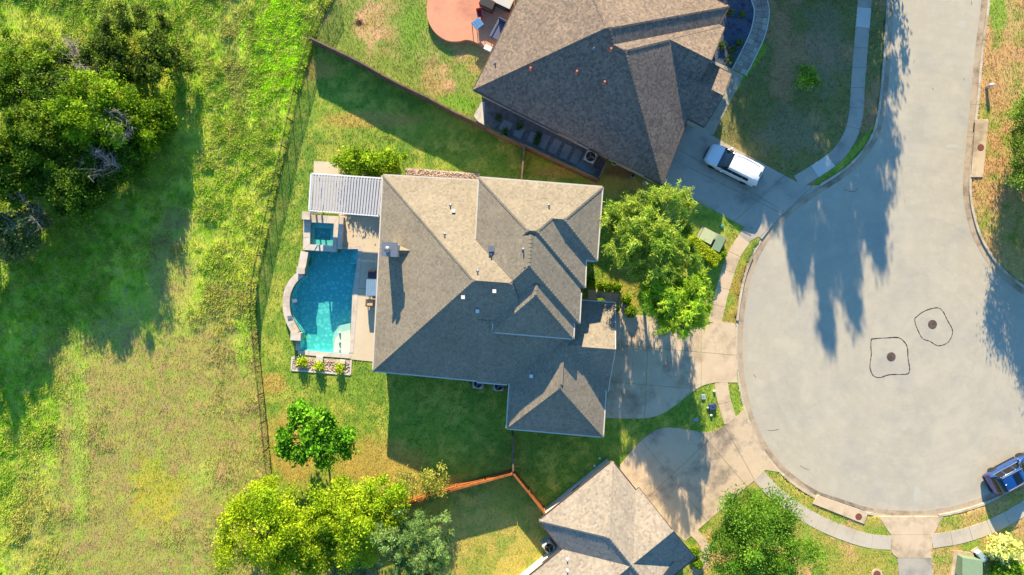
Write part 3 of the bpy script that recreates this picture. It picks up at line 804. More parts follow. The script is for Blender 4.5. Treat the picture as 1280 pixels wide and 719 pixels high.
def window(H, b, k, i, t, z0, z1, wd, over=.42, name='window'):
    a, c = wall_frame(b, k, i, over); L = math.dist(a, c); tx, ty = (c[0] - a[0]) / L, (c[1] - a[1]) / L; nx, ny = ty, -tx
    m = (a[0] + (c[0] - a[0]) * t, a[1] + (c[1] - a[1]) * t)
    def bx(mb, u0, u1, q0, q1, out, th):
        p = (m[0] + tx * (u0 + u1) / 2 + nx * out, m[1] + ty * (u0 + u1) / 2 + ny * out, (q0 + q1) / 2)
        mb.box(p, (u1 - u0, th, q1 - q0), math.atan2(ty, tx))
    fr_ = MB(); h = wd / 2
    bx(fr_, -h, h, z1 - .06, z1, .02, .08); bx(fr_, -h, h, z0, z0 + .06, .02, .08); bx(fr_, -h, -h + .06, z0 + .06, z1 - .06, .02, .08); bx(fr_, h - .06, h, z0 + .06, z1 - .06, .02, .08); bx(fr_, -.02, .02, z0 + .06, z1 - .06, .02, .05)
    fo = fr_.build(name, 'window_frame', H)
    for s_ in (-1, 1):
        pn = MB(); bx(pn, (-h + .06) if s_ < 0 else .02, -.02 if s_ < 0 else h - .06, z0 + .06, z1 - .06, .012, .02); pn.build('pane', 'window_glass', fo)
    sl = MB(); bx(sl, -h - .05, h + .05, z0 - .07, z0 - .003, .05, .12); sl.build('sill', 'window_frame', fo)
def vent_pipe(H, blocks, px, py, mat='steel', hh=.35, rad=.055):
    z = 6.0
    for _ in range(6):
        p = P(px, py, z); z = top_h(blocks, p.x, p.y)
    b = MB(); b.lathe((p.x, p.y, z), [(.14, -.03), (.13, .03), (rad, .06), (rad, hh), (rad * .6, hh)], 10); b.build('vent_pipe', mat, H)
def box_vent(H, blocks, px, py, mat='steel', sz=.25):
    z = 6.0
    for _ in range(6):
        p = P(px, py, z); z = top_h(blocks, p.x, p.y)
    b = MB(); b.box((p.x, p.y, z + .07), (sz, sz, .26)); o = b.build('roof_vent', mat, H, bevel=.03)
    b = MB(); b.box((p.x, p.y, z + .215), (sz * 1.15, sz * 1.15, .02)); b.build('vent_hood', mat, o)

# --- house with the pool -------------------------------------------------------
E1, E2, SL = 3.15, 5.95, .54
A = Block([(479, 219), (466.5, 463.5), (692, 485), (704, 232)], E1, [SL, SL, 1.12, .535])
A2 = Block([(600, 398), (596, 477.5), (697, 486), (702, 405)], E1, [None, SL, None, None], lift=-.02)
C2 = Block([(599, 222), (592, 351), (731, 360), (736, 232.7)], E2, [SL, SL, SL, SL])
D2 = Block([(595.5, 293), (590, 397), (724, 404.5), (729.5, 302)], E2, [SL, SL, SL, None], lift=.014)
E2b = Block([(619, 355), (616, 415), (716.5, 423.5), (720, 360)], E2, [SL, SL, SL, None], lift=-.012)
B2 = Block([(656, 226.5), (652, 320), (746, 326), (753, 234)], E2, [None, SL, SL, SL], lift=-.016)
Fg = Block([(641, 415), (633.5, 535.5), (753.5, 546), (761, 425)], E1, [SL, SL, SL, None], lift=.012)
Gg = Block([(690, 373), (680, 483), (760, 489), (769, 379)], E1, [None, SL, None, SL], lift=-.01)
BL = [A, C2, D2, E2b, B2, Fg, Gg, A2]
H1, roof1 = house('house', 'large two storey house with a tan shingle hip roof beside the pool', BL, 'shingle_tan', 'limestone', 'fascia_cream')
# chimney
zc = 6.0; c0 = P(487, 312, zc); rh = A.h((c0.x, c0.y))
ch = MB(); ch.box((c0.x, c0.y, (rh - .6 + zc) / 2), (1.05, .98, zc - rh + .6), R(-3)); cho = ch.build('chimney', 'stucco', H1, bevel=.02)
b = MB(); b.box((c0.x, c0.y, zc + .04), (1.25, 1.15, .08), R(-3)); b.build('chimney_cap', 'steel', cho)
b = MB(); b.lathe((c0.x - .12, c0.y, zc + .08), [(.17, 0), (.17, .28), (.26, .29), (.26, .36), (.05, .44)], 14); b.build('flue_pipe', 'steel', cho, True)
b = MB(); q = Vector((c0.x + .52, c0.y, 0)); b.add([(q.x, q.y - .45, A.h((q.x, q.y - .45)) - .05), (q.x, q.y + .45, A.h((q.x, q.y + .45)) - .05), (q.x, q.y, rh + .85), (q.x + 1.0, q.y, A.h((q.x + 1.0, q.y)) - .02)], [(0, 3, 2), (3, 1, 2), (0, 2, 1)]); b.build('cricket', 'shingle_tan', cho)
for v in ((563, 257), (556, 293), (597, 339), (614, 318), (686, 257), (654, 312)): vent_pipe(H1, BL, *v, hh=.3)
for v in ((567, 264), (579, 371.5), (618, 364), (597, 389), (664, 470)): box_vent(H1, BL, *v, mat='white_metal')
box_vent(H1, BL, 614, 311, 'steel', .42)
# ridge vent strip of the upper ridge
p, q = P(659.5, 296, 8.5), P(657.5, 334, 8.5)
zt = D2.h((p.x, p.y - .4)); b = MB(); b.bar((p.x, p.y, D2.h((P(658, 315, 8.4).x, P(658, 315, 8.4).y)) + .03), (q.x, q.y, D2.h((P(658, 315, 8.4).x, P(658, 315, 8.4).y)) + .03), .30, .07); b.build('ridge_vent', 'shingle_tan', H1)
b = MB(); p, q = P(702.5, 452, 5.45), P(701, 481, 5.45); zz = Fg.h(((p.x + q.x) / 2, (p.y + q.y) / 2)); b.bar((p.x, p.y, zz + .03), (q.x, q.y, zz + .03), .30, .06); b.build('ridge_vent', 'shingle_tan', H1)
# windows and doors of the pool house (edges are counter-clockwise after orientation)
def edge_towards(b, dx, dy):
    return min(range(b.n), key=lambda i: b.e[i][1][0] * dx + b.e[i][1][1] * dy)
kA, kC, kE, kB, kF, kG = 0, 1, 3, 4, 5, 6
eW = edge_towards(A, -1, 0)
for t_ in (.2, .35, .55, .72, .88): window(H1, A, kA, eW, t_, .5, 2.35, 1.7)
eS = edge_towards(A, 0, -1)
for t_ in (.18, .45): window(H1, A, kA, eS, t_, .9, 2.2, 1.2)
eN = edge_towards(A, 0, 1)
for t_ in (.62, .85): window(H1, A, kA, eN, t_, .9, 2.2, 1.2)
for t_ in (.3, .7): window(H1, C2, kC, edge_towards(C2, 0, 1), t_, 3.6, 5.0, 1.3)
window(H1, B2, kB, edge_towards(B2, 1, 0), .5, 3.6, 5.0, 1.8); window(H1, B2, kB, edge_towards(B2, 1, 0), .5, .9, 2.4, 1.8)
window(H1, E2b, kE, edge_towards(E2b, 0, -1), .5, 4.3, 5.3, 1.6)
window(H1, Fg, kF, edge_towards(Fg, 0, -1), .5, .9, 2.2, 1.4)
def garage_door(H, b, k, i, t, wd, over=.42):
    a, c = wall_frame(b, k, i, over); L = math.dist(a, c); tx, ty = (c[0] - a[0]) / L, (c[1] - a[1]) / L; nx, ny = ty, -tx
    m = (a[0] + (c[0] - a[0]) * t, a[1] + (c[1] - a[1]) * t); rz = math.atan2(ty, tx)
    f = MB(); f.box((m[0] + nx * .015, m[1] + ny * .015, SZ + 1.12), (wd, .05, 2.2), rz); d_ = f.build('garage_door', 'fascia_brown', H)
    for r_ in range(4):
        for c_ in range(4):
            u = (c_ - 1.5) * wd / 4
            pb = MB(); pb.box((m[0] + tx * u + nx * .05, m[1] + ty * u + ny * .05, SZ + .3 + r_ * .54), (wd / 4 - .12, .03, .44), rz); pb.build('panel', 'fascia_brown', d_)
garage_door(H1, Gg, kG, edge_towards(Gg, 1, 0), .5, 4.6)
garage_door(H1, Fg, kF, edge_towards(Fg, 1, 0), .3, 2.6)

# --- brown roofed neighbour: local axes a (along the south-west eave) and b -------
o0 = P(592, 112, 3.0); o0 = Vector((o0.x, o0.y)); c1 = P(828, 230.5, 3.0); ax = (Vector((c1.x, c1.y)) - o0); LA = ax.length / S; ax.normalize(); bx_ = Vector((-ax.y, ax.x))
def AB(a, b):
    q = o0 + ax * a * S + bx_ * b * S; return (q.x, q.y)
SN = .56
K2 = Block(None, 3.0, [SN, SN, SN, SN], world=[AB(0, 0), AB(226, 0), AB(226, 224), AB(0, 224)])
# the front gable stands a little back from the porch
J1 = Block(None, 3.0, [SN, None, SN, None], world=[AB(150, 88), AB(233, 88), AB(233, 200), AB(150, 200)], lift=-.012)
K1 = Block(None, 3.0, [SN, SN, SN, None], world=[AB(113, 0), AB(250, 0), AB(231, 200), AB(113, 200)], lift=.015)
J2 = Block(None, 3.0, [SN, None, SN, None], world=[AB(200, 84), AB(265, 84), AB(265, 154), AB(200, 154)], lift=-.03)
BN = [K2, K1, J1, J2]
H2, roof2 = house('house', 'single storey house with a brown mottled shingle roof behind the minivan', BN, 'shingle_brown', 'stucco', 'fascia_brown')
for v in ((663, 87), (720.5, 91), (763, 63), (755, 104)): vent_pipe(H2, BN, *v, mat='pipe_copper', hh=.5, rad=.09)
for v in ((619, 79), (742, 61)): vent_pipe(H2, BN, *v, hh=.3)
e = edge_towards(K2, *(-bx_))
for t_ in (.15, .4, .65): window(H2, K2, 0, e, t_, .9, 2.2, 1.3)
e = edge_towards(K2, *(-ax))
for t_ in (.3, .55, .8): window(H2, K2, 0, e, t_, .6, 2.3, 1.6)
garage_door(H2, K1, 1, edge_towards(K1, *ax), .28, 4.6)
window(H2, J1, 2, edge_towards(J1, *ax), .7, .9, 2.3, 1.6)

# --- cream roofed neighbour ------------------------------------------------------
SQ = .55
n0 = P(765.5, 577, 3.0); w0 = P(674, 651, 3.0); n0 = Vector((n0.x, n0.y)); w0 = Vector((w0.x, w0.y))
qa = (w0 - n0); LQ = qa.length; qa.normalize(); qb = Vector((-qa.y, qa.x))       # qb points away to the south-east
def QB(a, b):
    q = n0 + qa * a + qb * b; return (q.x, q.y)
rd = P(703, 687, 3.0); b_in = (Vector((rd.x, rd.y)) - n0).dot(qb)
sw = P(655, 726, 3.0); a_out = (Vector((sw.x, sw.y)) - n0).dot(qa) + 7.0
Q1 = Block(None, 3.0, [SQ, SQ, None, SQ], world=[QB(0, 0), QB(LQ, 0), QB(LQ, 9.5), QB(0, 9.5)])
gp = P(868, 699, 3.0); dep = (Vector((gp.x, gp.y)) - n0).dot(qb) - b_in
Q2 = Block(None, 3.0, [SQ, SQ, SQ, None], world=[QB(-.35, b_in), QB(a_out, b_in), QB(a_out, b_in + 7.6), QB(-.35, b_in + 7.6)], lift=.012)
# orientation helper: gable faces the street
def set_gable(b, d):
    i = edge_towards(b, *d); b.s = [SQ] * b.n; b.s[i] = None
set_gable(Q1, qb); set_gable(Q2, -qa)
BQ = [Q1, Q2]
H3, roof3 = house('house', 'single storey house with a pale cream shingle roof beside the stained driveway', BQ, 'shingle_cream', 'stucco', 'fascia_brown', over=.34)
for v in ((709, 699), (709, 713)): vent_pipe(H3, BQ, *v, mat='white_metal', hh=.3)
e = edge_towards(Q1, *(-qb))
window(H3, Q1, 0, e, .5, .9, 2.2, 1.0, .34)
garage_door(H3, Q1, 0, edge_towards(Q1, *(-qa)), .45, 4.6, .34)

# ------------------------------------------------------------------ air conditioners
def ac_unit(px, py, rz, label, z=GZ, sz=.86, hh=.85, padm='concrete_grey', cabinet=False):
    p = P(px, py, .9); t_ = thing('air_conditioner', label, 'air conditioner', (p.x, p.y, z), 0)
    b = MB(); b.box((p.x, p.y, z + .03), (sz + .22, sz + .22, .12), rz); b.build('pad', padm, t_)
    b = MB(); b.box((p.x, p.y, z + .09 + hh / 2), (sz, sz, hh), rz); ca = b.build('casing', 'ac_case', t_, bevel=.07)
    zt = z + .09 + hh
    for k in range(5):
        b = MB(); b.box((p.x, p.y, z + .22 + k * .13), (sz + .012, sz + .012, .03), rz); b.build('louver', 'steel', ca)
    b = MB(); b.lathe((p.x, p.y, zt + .002), [(sz * .40, -.02), (sz * .40, .006)], 24); b.build('fan_well', 'ac_dark', t_)
    fb = MB()
    for k in range(3):
        th = k * 2.09 + rz
        fb.box((p.x + math.cos(th) * sz * .18, p.y + math.sin(th) * sz * .18, zt + .012), (sz * .28, sz * .13, .008), th, .25)
    fb.lathe((p.x, p.y, zt + .008), [(sz * .085, 0), (sz * .07, .025)], 12); fb.build('fan', 'steel', t_)
    gr = MB()
    for rr in (.14, .27, .41):
        n = 24; pts = [(p.x + sz * rr * math.cos(2 * math.pi * k / n), p.y + sz * rr * math.sin(2 * math.pi * k / n), zt + .04) for k in range(n + 1)]
        gr.tube(pts, .008, 4)
    for k in range(6):
        th = k * math.pi / 6; gr.bar((p.x - math.cos(th) * sz * .42, p.y - math.sin(th) * sz * .42, zt + .035), (p.x + math.cos(th) * sz * .42, p.y + math.sin(th) * sz * .42, zt + .035), .01, .01)
    gr.build('fan_grille', 'dark_plastic', t_)
    return t_
g_ac = 'pair of air conditioners by the tan roofed house'
ac_unit(597.5, 479.5, R(-3), 'square air conditioner at the tan roofed house wall, farther from the garage wing', )
ac_unit(623.5, 482.5, R(-4), 'square air conditioner at the tan roofed house wall, next to the garage wing')
ac_unit(738, 196.5, R(-27), 'round topped air conditioner on pale slab behind the brown roofed house', sz=1.0, hh=.95)
a4 = ac_unit(686, 684, R(39), 'pale air conditioner in the corner of the cream roofed house', sz=.9)

# ------------------------------------------------------------------ fences
def wood_fence(tops, H, label, matf, panel=2.4, name='wood_fence', z=GZ, flip=1, steps=0.0):
    """tops: photograph pixels of the fence top"""
    line = W2(tops, H); c = line[0]
    t_ = thing(name, label, 'fence', (c[0], c[1], z))
    for k, pc in enumerate(arc_pieces(line, panel)):
        a = Vector((*pc[0], 0)); b = Vector((*pc[-1], 0)); L = (b - a).length; t = (b - a) / L; nr = Vector((-t.y, t.x, 0)) * flip
        jog = steps * ((k * 7) % 5 - 2) * .02; h = H + jog
        m = MB(); m.box((a.x, a.y, z + h / 2 - .1), (.1, .1, h + .06), math.atan2(t.y, t.x)); m.build('post', matf, t_)
        pk = MB(); n = int(L / .145)
        for i in range(n):
            u = (i + .5) / n; p = a + t * L * u + nr * .065
            hh = h + random.uniform(-.015, .015)
            pk.box((p.x, p.y, z + hh / 2), (L / n - .008, .02, hh), math.atan2(t.y, t.x) + random.uniform(-.03, .03))
        pk.build('picket_panel', matf, t_, kind='stuff')
        for zz in (.3, h * .55, h - .25):
            rl = MB(); rl.bar(a + Vector((0, 0, z + zz)), b + Vector((0, 0, z + zz)), .045, .09); rl.build('rail', matf, t_)
        cp = MB(); cp.bar(a + nr * .03 + Vector((0, 0, z + h + .02)), b + nr * .03 + Vector((0, 0, z + h + .02)), .14, .035); cp.build('cap_board', matf, t_)
    m = MB(); m.box((line[-1][0], line[-1][1], z + H / 2 - .1), (.1, .1, H + .06), 0); m.build('post', matf, t_)
    return t_
wood_fence([(386, 46), (415, 60), (446, 75), (476, 92), (506, 108), (536, 122), (567, 139), (597, 153), (629, 170), (655, 181), (700, 202), (748, 224)], 1.75, 'long weathered wooden fence stepping along the brown roofed house garden', 'wood_grey', steps=1, flip=-1)
wood_fence([(748.5, 224), (760, 199)], 1.75, 'short wooden fence beside the round topped air conditioner', 'wood_grey')
wood_fence([(655, 182.5), (651.5, 224)], 1.75, 'narrow wooden side fence from the long fence to the tan house', 'wood_grey', panel=1.5)
wood_fence([(640.5, 545), (641, 589)], 1.85, 'brown wooden side fence running from the garage wing to the orange fence corner', 'wood_grey')
wood_fence([(640, 592), (610, 600.5), (580, 608), (550, 616.5), (522, 626), (480, 641), (430, 662)], 1.85, 'orange stained wooden fence disappearing under the yellow green trees', 'wood_orange', flip=1)
wood_fence([(642, 592), (660, 614), (681, 641)], 1.85, 'orange stained wooden fence running to the cream roofed house', 'wood_orange', flip=-1)
def iron_fence(tops, label):
    line = smooth_line(W2(tops, IH), 5); c = line[0]; t_ = thing('iron_fence', label, 'fence', (c[0], c[1], GZ))
    pk = MB()
    for k, pc in enumerate(arc_pieces(line, 2.4)):
        a, b = Vector((*pc[0], 0)), Vector((*pc[-1], 0)); t = (b - a); L = t.length; t /= L; rz = math.atan2(t.y, t.x)
        m = MB(); m.box((a.x, a.y, GZ + IH / 2), (.055, .055, IH + .1), rz); m.build('post', 'black_iron', t_)
        for zz in (.12, IH - .22, IH - .03):
            m = MB(); m.bar(a + Vector((0, 0, GZ + zz)), b + Vector((0, 0, GZ + zz)), .022, .03); m.build('rail', 'black_iron', t_)
        n = int(L / .105)
        for i in range(n):
            p = a + t * L * (i + .5) / n; pk.box((p.x, p.y, GZ + IH / 2 + .02), (.014, .014, IH - .02), rz)
    pk.build('pickets', 'black_iron', t_, kind='stuff')
iron_fence(IRON_TOP, 'long black iron picket fence between the pool garden and the meadow')
iron_fence(IRON_N_TOP, 'black iron picket fence between the brown roofed house garden and the meadow')

# ------------------------------------------------------------------ pool terrace
deck_poly = W2([(421, 203), (393, 202), (391, 262), (424, 266), (424, 311), (449, 311), (441, 366), (437.5, 449), (467, 452), (474, 420), (482, 330), (484, 219), (470, 219)])
slabs('patio', 'cream concrete pool terrace along the tan roofed house', 'patio', split(deck_poly, LN(((380, 268), (490, 272)), ((430, 360), (490, 362)), ((380, 226), (490, 230)))), ['deck_cream'], SZ + .01)
PW = POOL_RECT
pool = thing('swimming_pool', 'turquoise swimming pool with a curved raised wall and shallow ledge', 'pool', (P(410, 380).x, P(410, 380).y, 0))
def ring_wall(poly, z0, z1):
    m = MB(); n = len(poly)
    q = poly if parea(poly) > 0 else poly[::-1]
    for i in range(n):
        a, b = q[i], q[(i + 1) % n]; m.poly([(b[0], b[1], z0), (a[0], a[1], z0), (a[0], a[1], z1), (b[0], b[1], z1)])
    return m, q
bulge = smooth_line([(382, 345), (371, 356), (365.2, 370), (364.5, 384), (368, 398), (376.5, 414)], 5)
pool_px = [(385, 311), (448, 311), (443, 366), (437, 442.5), (375, 437.5), (377, 416)] + bulge[::-1]
pw = W2(pool_px)
m, q = ring_wall(pw, -1.2, .09); m.poly([(p_[0], p_[1], -1.2) for p_ in q]); m.build('basin', 'caustic_plaster', pool)
# shallow ledge in the corner by the terrace, with bubblers
led = W2([(437.3, 404), (437, 442)] + [(416, 440.5), (415.5, 428), (417.5, 415), (424, 407)])
m = MB(); m.prism(led, -1.19, -.22); m.build('tanning_ledge', 'ledge_plaster', pool)
m = MB(); m.poly([(p_[0], p_[1], .015) for p_ in W2([(385.1, 311.1), (447.9, 311.1), (443, 366), (437.5, 403.8), (424, 406.8), (417.4, 415), (415.4, 428), (415.9, 440.8), (375.1, 437.3), (377, 416)] + bulge[::-1])]); m.build('water', 'water', pool)
m = MB(); m.poly([(p_[0], p_[1], .015) for p_ in W2([(437.4, 404), (436.9, 442.3), (416, 440.6), (415.5, 428), (417.5, 415), (424, 407)])]); m.build('shallow_water', 'water_shallow', pool)
for yy in (416, 428, 437):
    pb = P(424, yy); m = MB(); m.lathe((pb.x, pb.y, -.22), [(.1, -.02), (.1, .06), (.05, .22), (.02, .26)], 12); m.build('bubbler', 'white_metal', pool)
for k in range(3):
    m = MB(); st = W2([(441 - k * 3.5, 312), (447.6, 312), (446.4 - .3 * k, 330), (439.5 - k * 3.5, 330)]); m.prism(st, -1.18, -.35 - k * .3 - .002 * k); m.build('step', 'caustic_plaster', pool)
def coping_run(pts, wd, z1, name='coping_stone', L=.95, parent=pool, z0=-.2, mat='coping', both=0):
    for pc in arc_pieces(W2(pts), L):
        m = MB(); m.prism(strip_poly(trim(pc, .006), -wd * (1 if both <= 0 else 0), wd * (1 if both >= 0 else 0)) if both else strip_poly(trim(pc, .006), -wd / 2, wd / 2), z0, z1); m.build(name, mat, parent)
coping_run([(450.5, 312), (445.5, 366), (439.5, 441)], .36, SZ + .035)
coping_run([(373, 440.5), (439.5, 445.5)], .36, SZ + .035)
coping_run([(373, 417), (372.5, 438)], .34, SZ + .04)
coping_run([(426, 309.5), (452, 309.5)], .3, SZ + .03)
# raised curved wall with coping, two spouts
wall_line = smooth_line([(379.5, 342), (368.5, 352), (361.5, 367), (360.5, 384), (364, 400), (372, 416)], 5)
m = MB(); m.prism(strip_poly(W2(wall_line), -.24, .24), -.2, .52); m.build('raised_wall', 'limestone', pool)
for pc in arc_pieces(W2(wall_line), .8):
    m = MB(); m.prism(strip_poly(trim(pc, .006), -.31, .31), .52, .58); m.build('wall_coping', 'coping', pool)
def block(cx, cy, w_, h_, zt, name='pillar', rz=R(-3)):
    p = P(cx, cy, zt); m = MB(); m.box((p.x, p.y, zt / 2 - .1), (w_ - .1, h_ - .1, zt + .14), rz); o = m.build(name, 'limestone', pool)
    m = MB(); m.box((p.x, p.y, zt - .0), (w_, h_, .07), rz); m.build('pillar_cap', 'coping', o)
block(369.5, 420.5, .9, .72, .82); block(376, 338, .72, .62, .82); block(382.5, 269.5, .72, .70, .95)
m = MB(); m.prism(strip_poly(W2([(383, 316), (379.5, 335)]), -.3, .3), -.2, .5); m.build('raised_wall', 'limestone', pool)
m = MB(); m.prism(strip_poly(W2([(383, 315), (379.5, 335.5)]), -.34, .34), .5, .56); m.build('wall_coping', 'coping', pool)
for cx, cy in ((368.5, 376), (362.5, 397)):
    p = P(cx, cy, .6); m = MB(); m.box((p.x, p.y, .61), (.42, .3, .06), R(10)); m.build('water_spout', 'steel', pool)
# spa
spa = thing('spa', 'raised square spa with a stepped bench beside the louvered pergola', 'spa', (P(402, 292).x, P(402, 292).y, 0))
so = W2([(379.5, 268), (424, 270.5), (421, 315), (379, 312.5)], .5); si = W2([(388.5, 278), (417.5, 279.5), (416, 307), (387.5, 305.5)], .5); s2 = W2([(393, 284.5), (414, 285.8), (413, 300.5), (392.8, 299.5)])
m = MB(); m.prism(W2([(379.5, 268), (424, 270.5), (421, 315), (379, 312.5)], .5), -.2, .1)
for i in range(4):
    j = (i + 1) % 4; m = m if i else MB(); m.prism([so[i], so[j], si[j], si[i]], -.9, .50)
m.build('spa_wall', 'limestone', spa)
for i in range(4):
    j = (i + 1) % 4
    for k in range(3):
        f0, f1 = k / 3 + .004, (k + 1) / 3 - .004
        L_ = lambda a, b, f: (a[0] + (b[0] - a[0]) * f, a[1] + (b[1] - a[1]) * f)
        m = MB(); zc_ = .56 if not (i == 2 and k == 1) else .50
        m.prism([L_(so[i], so[j], f0), L_(so[i], so[j], f1), L_(si[i], si[j], f1), L_(si[i], si[j], f0)], .503, zc_ + .0005 * k); m.build('coping_stone', 'coping', spa)
for i in range(4):
    j = (i + 1) % 4; m = m if i and False else MB(); m.prism([si[i], si[j], s2[j], s2[i]], -.6, .02); m.build('bench', 'pool_plaster', spa)
m = MB(); m.prism(s2, -.75, -.6); m.build('spa_floor', 'caustic_plaster', spa)
m = MB(); m.poly([(p_[0], p_[1], .40) for p_ in si]); m.build('water', 'water', spa)
m = MB(); m.prism(W2([(424.8, 271), (429, 271.4), (426.5, 311), (422, 310.8)], .9), -.1, .95); m.build('screen_wall', 'limestone', spa)
m = MB(); m.prism(W2([(424.3, 270.5), (429.6, 271), (427, 311.5), (421.6, 311.2)], 1.0), .953, 1.0); m.build('wall_coping', 'coping', spa)
# planting bed at the pool end
bed_px = [(366, 445), (439.5, 450.5), (438.5, 468), (365, 462.5)]
bd = MB(); bd.prism(W2(bed_px), -.05, SZ - .01); tag(bd.build('planting_bed', 'stone_bed'), 'gravel planting bed with pale edging at the end of the pool', 'bed', kind='structure')
ed = bpy.data.objects.new('bed_edging', None); COL.objects.link(ed); tag(ed, 'pale stone edging round the planting bed at the pool end', 'edging', kind='structure')
for a, b_ in (((439.5, 450), (438.5, 468)), ((438.5, 468), (365, 462.5)), ((365, 462.5), (366, 446))):
    for pc in arc_pieces(W2([a, b_]), .8):
        m = MB(); m.prism(strip_poly(trim(pc, .006), -.07, .07), -.05, SZ + .05); m.build('edging_stone', 'concrete_pale', ed)
for k, (cx, cy) in enumerate(((399.5, 449), (428, 452.5))):
    p = P(cx, cy, .3); m = MB(); m.box((p.x, p.y, .2), (.6 - .1 * k, .55 - .2 * k, .3), R(-4)); tag(m.build('stone_block', 'coping', bevel=.02), ['larger pale stone block at the pool end, beside the middle shrub', 'small pale stone block at the pool end, beside the terrace corner'][k], 'stone')
# stone strip along the north wall
sb = MB(); sb.prism(W2([(508, 210), (600, 217), (600, 228), (508, 224)]), -.05, GZ + .03); tag(sb.build('stone_border', 'stone_bed'), 'border of pale pinkish stones along the tan house wall', 'border', kind='structure')
rk = MB()
for _ in range(420):
    a = random.random(); p = P(508 + a * 91, 211 + a * 7 + random.random() * 8); s_ = random.uniform(.05, .14); rk.box((p.x, p.y, GZ + .05), (s_, s_ * .8, s_ * .7), random.random() * 3, random.random(), random.random())
for _ in range(420):
    a, b_ = random.random(), random.random(); p = P(367 + a * 70, 447 + a * 5 + b_ * 14); s_ = random.uniform(.05, .12); rk.box((p.x, p.y, SZ + .01), (s_, s_ * .8, s_ * .7), random.random() * 3, random.random(), random.random())
tag(rk.build('stones', 'stone_bed'), 'loose pale pink stones lying in the borders', 'stones', kind='stuff')

# pergola with louvers
PZ = 2.75
pc4 = [P(389, 217, PZ), P(478.5, 223, PZ), P(473.5, 270, PZ), P(386, 263, PZ)]
pg = thing('pergola', 'white louvered pergola beside the pool, joined to the house eave', 'pergola', (pc4[3].x, pc4[3].y, GZ))
for i in range(4):
    m = MB(); m.bar(pc4[i] + Vector((0, 0, -.1)), pc4[(i + 1) % 4] + Vector((0, 0, -.1)), .12, .24); m.build('beam', 'white_metal', pg)
for q_ in pc4:
    m = MB(); m.box((q_.x, q_.y, (PZ - .22 + SZ) / 2), (.14, .14, PZ - .22 - SZ), R(-4)); m.build('post', 'white_metal', pg)
NL = 25
for k in range(NL):
    f = (k + .5) / NL; a = pc4[0].lerp(pc4[1], f); b = pc4[3].lerp(pc4[2], f); t = (b - a).normalized(); a = a + t * .08; b = b - t * .08
    sd = Vector((-t.y, t.x, 0)); tilt = .42; hw = .125; u = sd * math.cos(tilt) + Vector((0, 0, 1)) * math.sin(tilt); v = Vector((0, 0, .012))
    m = MB(); m.add([a - u * hw, a + u * hw, b + u * hw, b - u * hw, a - u * hw + v, a + u * hw + v, b + u * hw + v, b - u * hw + v], [(3, 2, 1, 0), (4, 5, 6, 7), (0, 1, 5, 4), (1, 2, 6, 5), (2, 3, 7, 6), (3, 0, 4, 7)]); m.build('louver', 'louver', pg)
for f in (.18, .38, .78):
    a = pc4[1].lerp(pc4[2], f); m = MB(); m.bar(a, a + Vector((.75, -.04, .28)), .05, .05); m.build('bracket', 'white_metal', pg)

# garden table and chairs by the pool
def table_set():
    p = P(464.3, 359.5, .75); t_ = thing('dining_table', 'blue grey rectangular dining table on the pool terrace', 'table', (p.x, p.y, SZ))
    for k in range(5):
        m = MB(); m.box((p.x - .36 + k * .18, p.y, .86), (.17, 1.45, .035), R(-3)); m.build('top_slat', 'blue_table', t_)
    m = MB(); m.box((p.x, p.y, .81), (.8, 1.3, .05), R(-3)); m.build('apron', 'dark_plastic', t_)
    for sx in (-.36, .36):
        for sy in (-.62, .62):
            m = MB(); m.box((p.x + sx, p.y + sy, .46), (.06, .06, .66)); m.build('leg', 'dark_plastic', t_)
table_set()
def chair(px, py, rz, label, seatm, name='garden_chair', w_=.62):
    p = P(px, py, .5); t_ = thing(name, label, 'chair', (p.x, p.y, SZ), rz)
    m = MB(); m.box((0, 0, .40), (w_, .6, .06)); m.build('seat', 'brown_wood', t_)
    m = MB(); m.box((0, 0, .46), (w_ - .08, .52, .08)); m.build('cushion', seatm, t_, bevel=.02)
    m = MB(); m.box((0, -.3, .66), (w_, .06, .5), 0, -.15); m.build('backrest', 'brown_wood', t_)
    for sx in (-1, 1):
        m = MB(); m.box((sx * w_ / 2, 0, .6), (.06, .6, .04)); m.build('armrest', 'brown_wood', t_)
        for sy in (-.26, .26):
            m = MB(); m.box((sx * (w_ / 2 - .03), sy, .2), (.05, .05, .38)); m.build('leg', 'brown_wood', t_)
    return t_
chair(462.5, 378.5, R(-3), 'brown garden chair with a tan cushion at the pool side table, house end shade', 'tan_cushion')
chair(465.5, 343.5, R(177), 'dark garden chair at the pool side table, on the chimney side', 'slate_fabric')

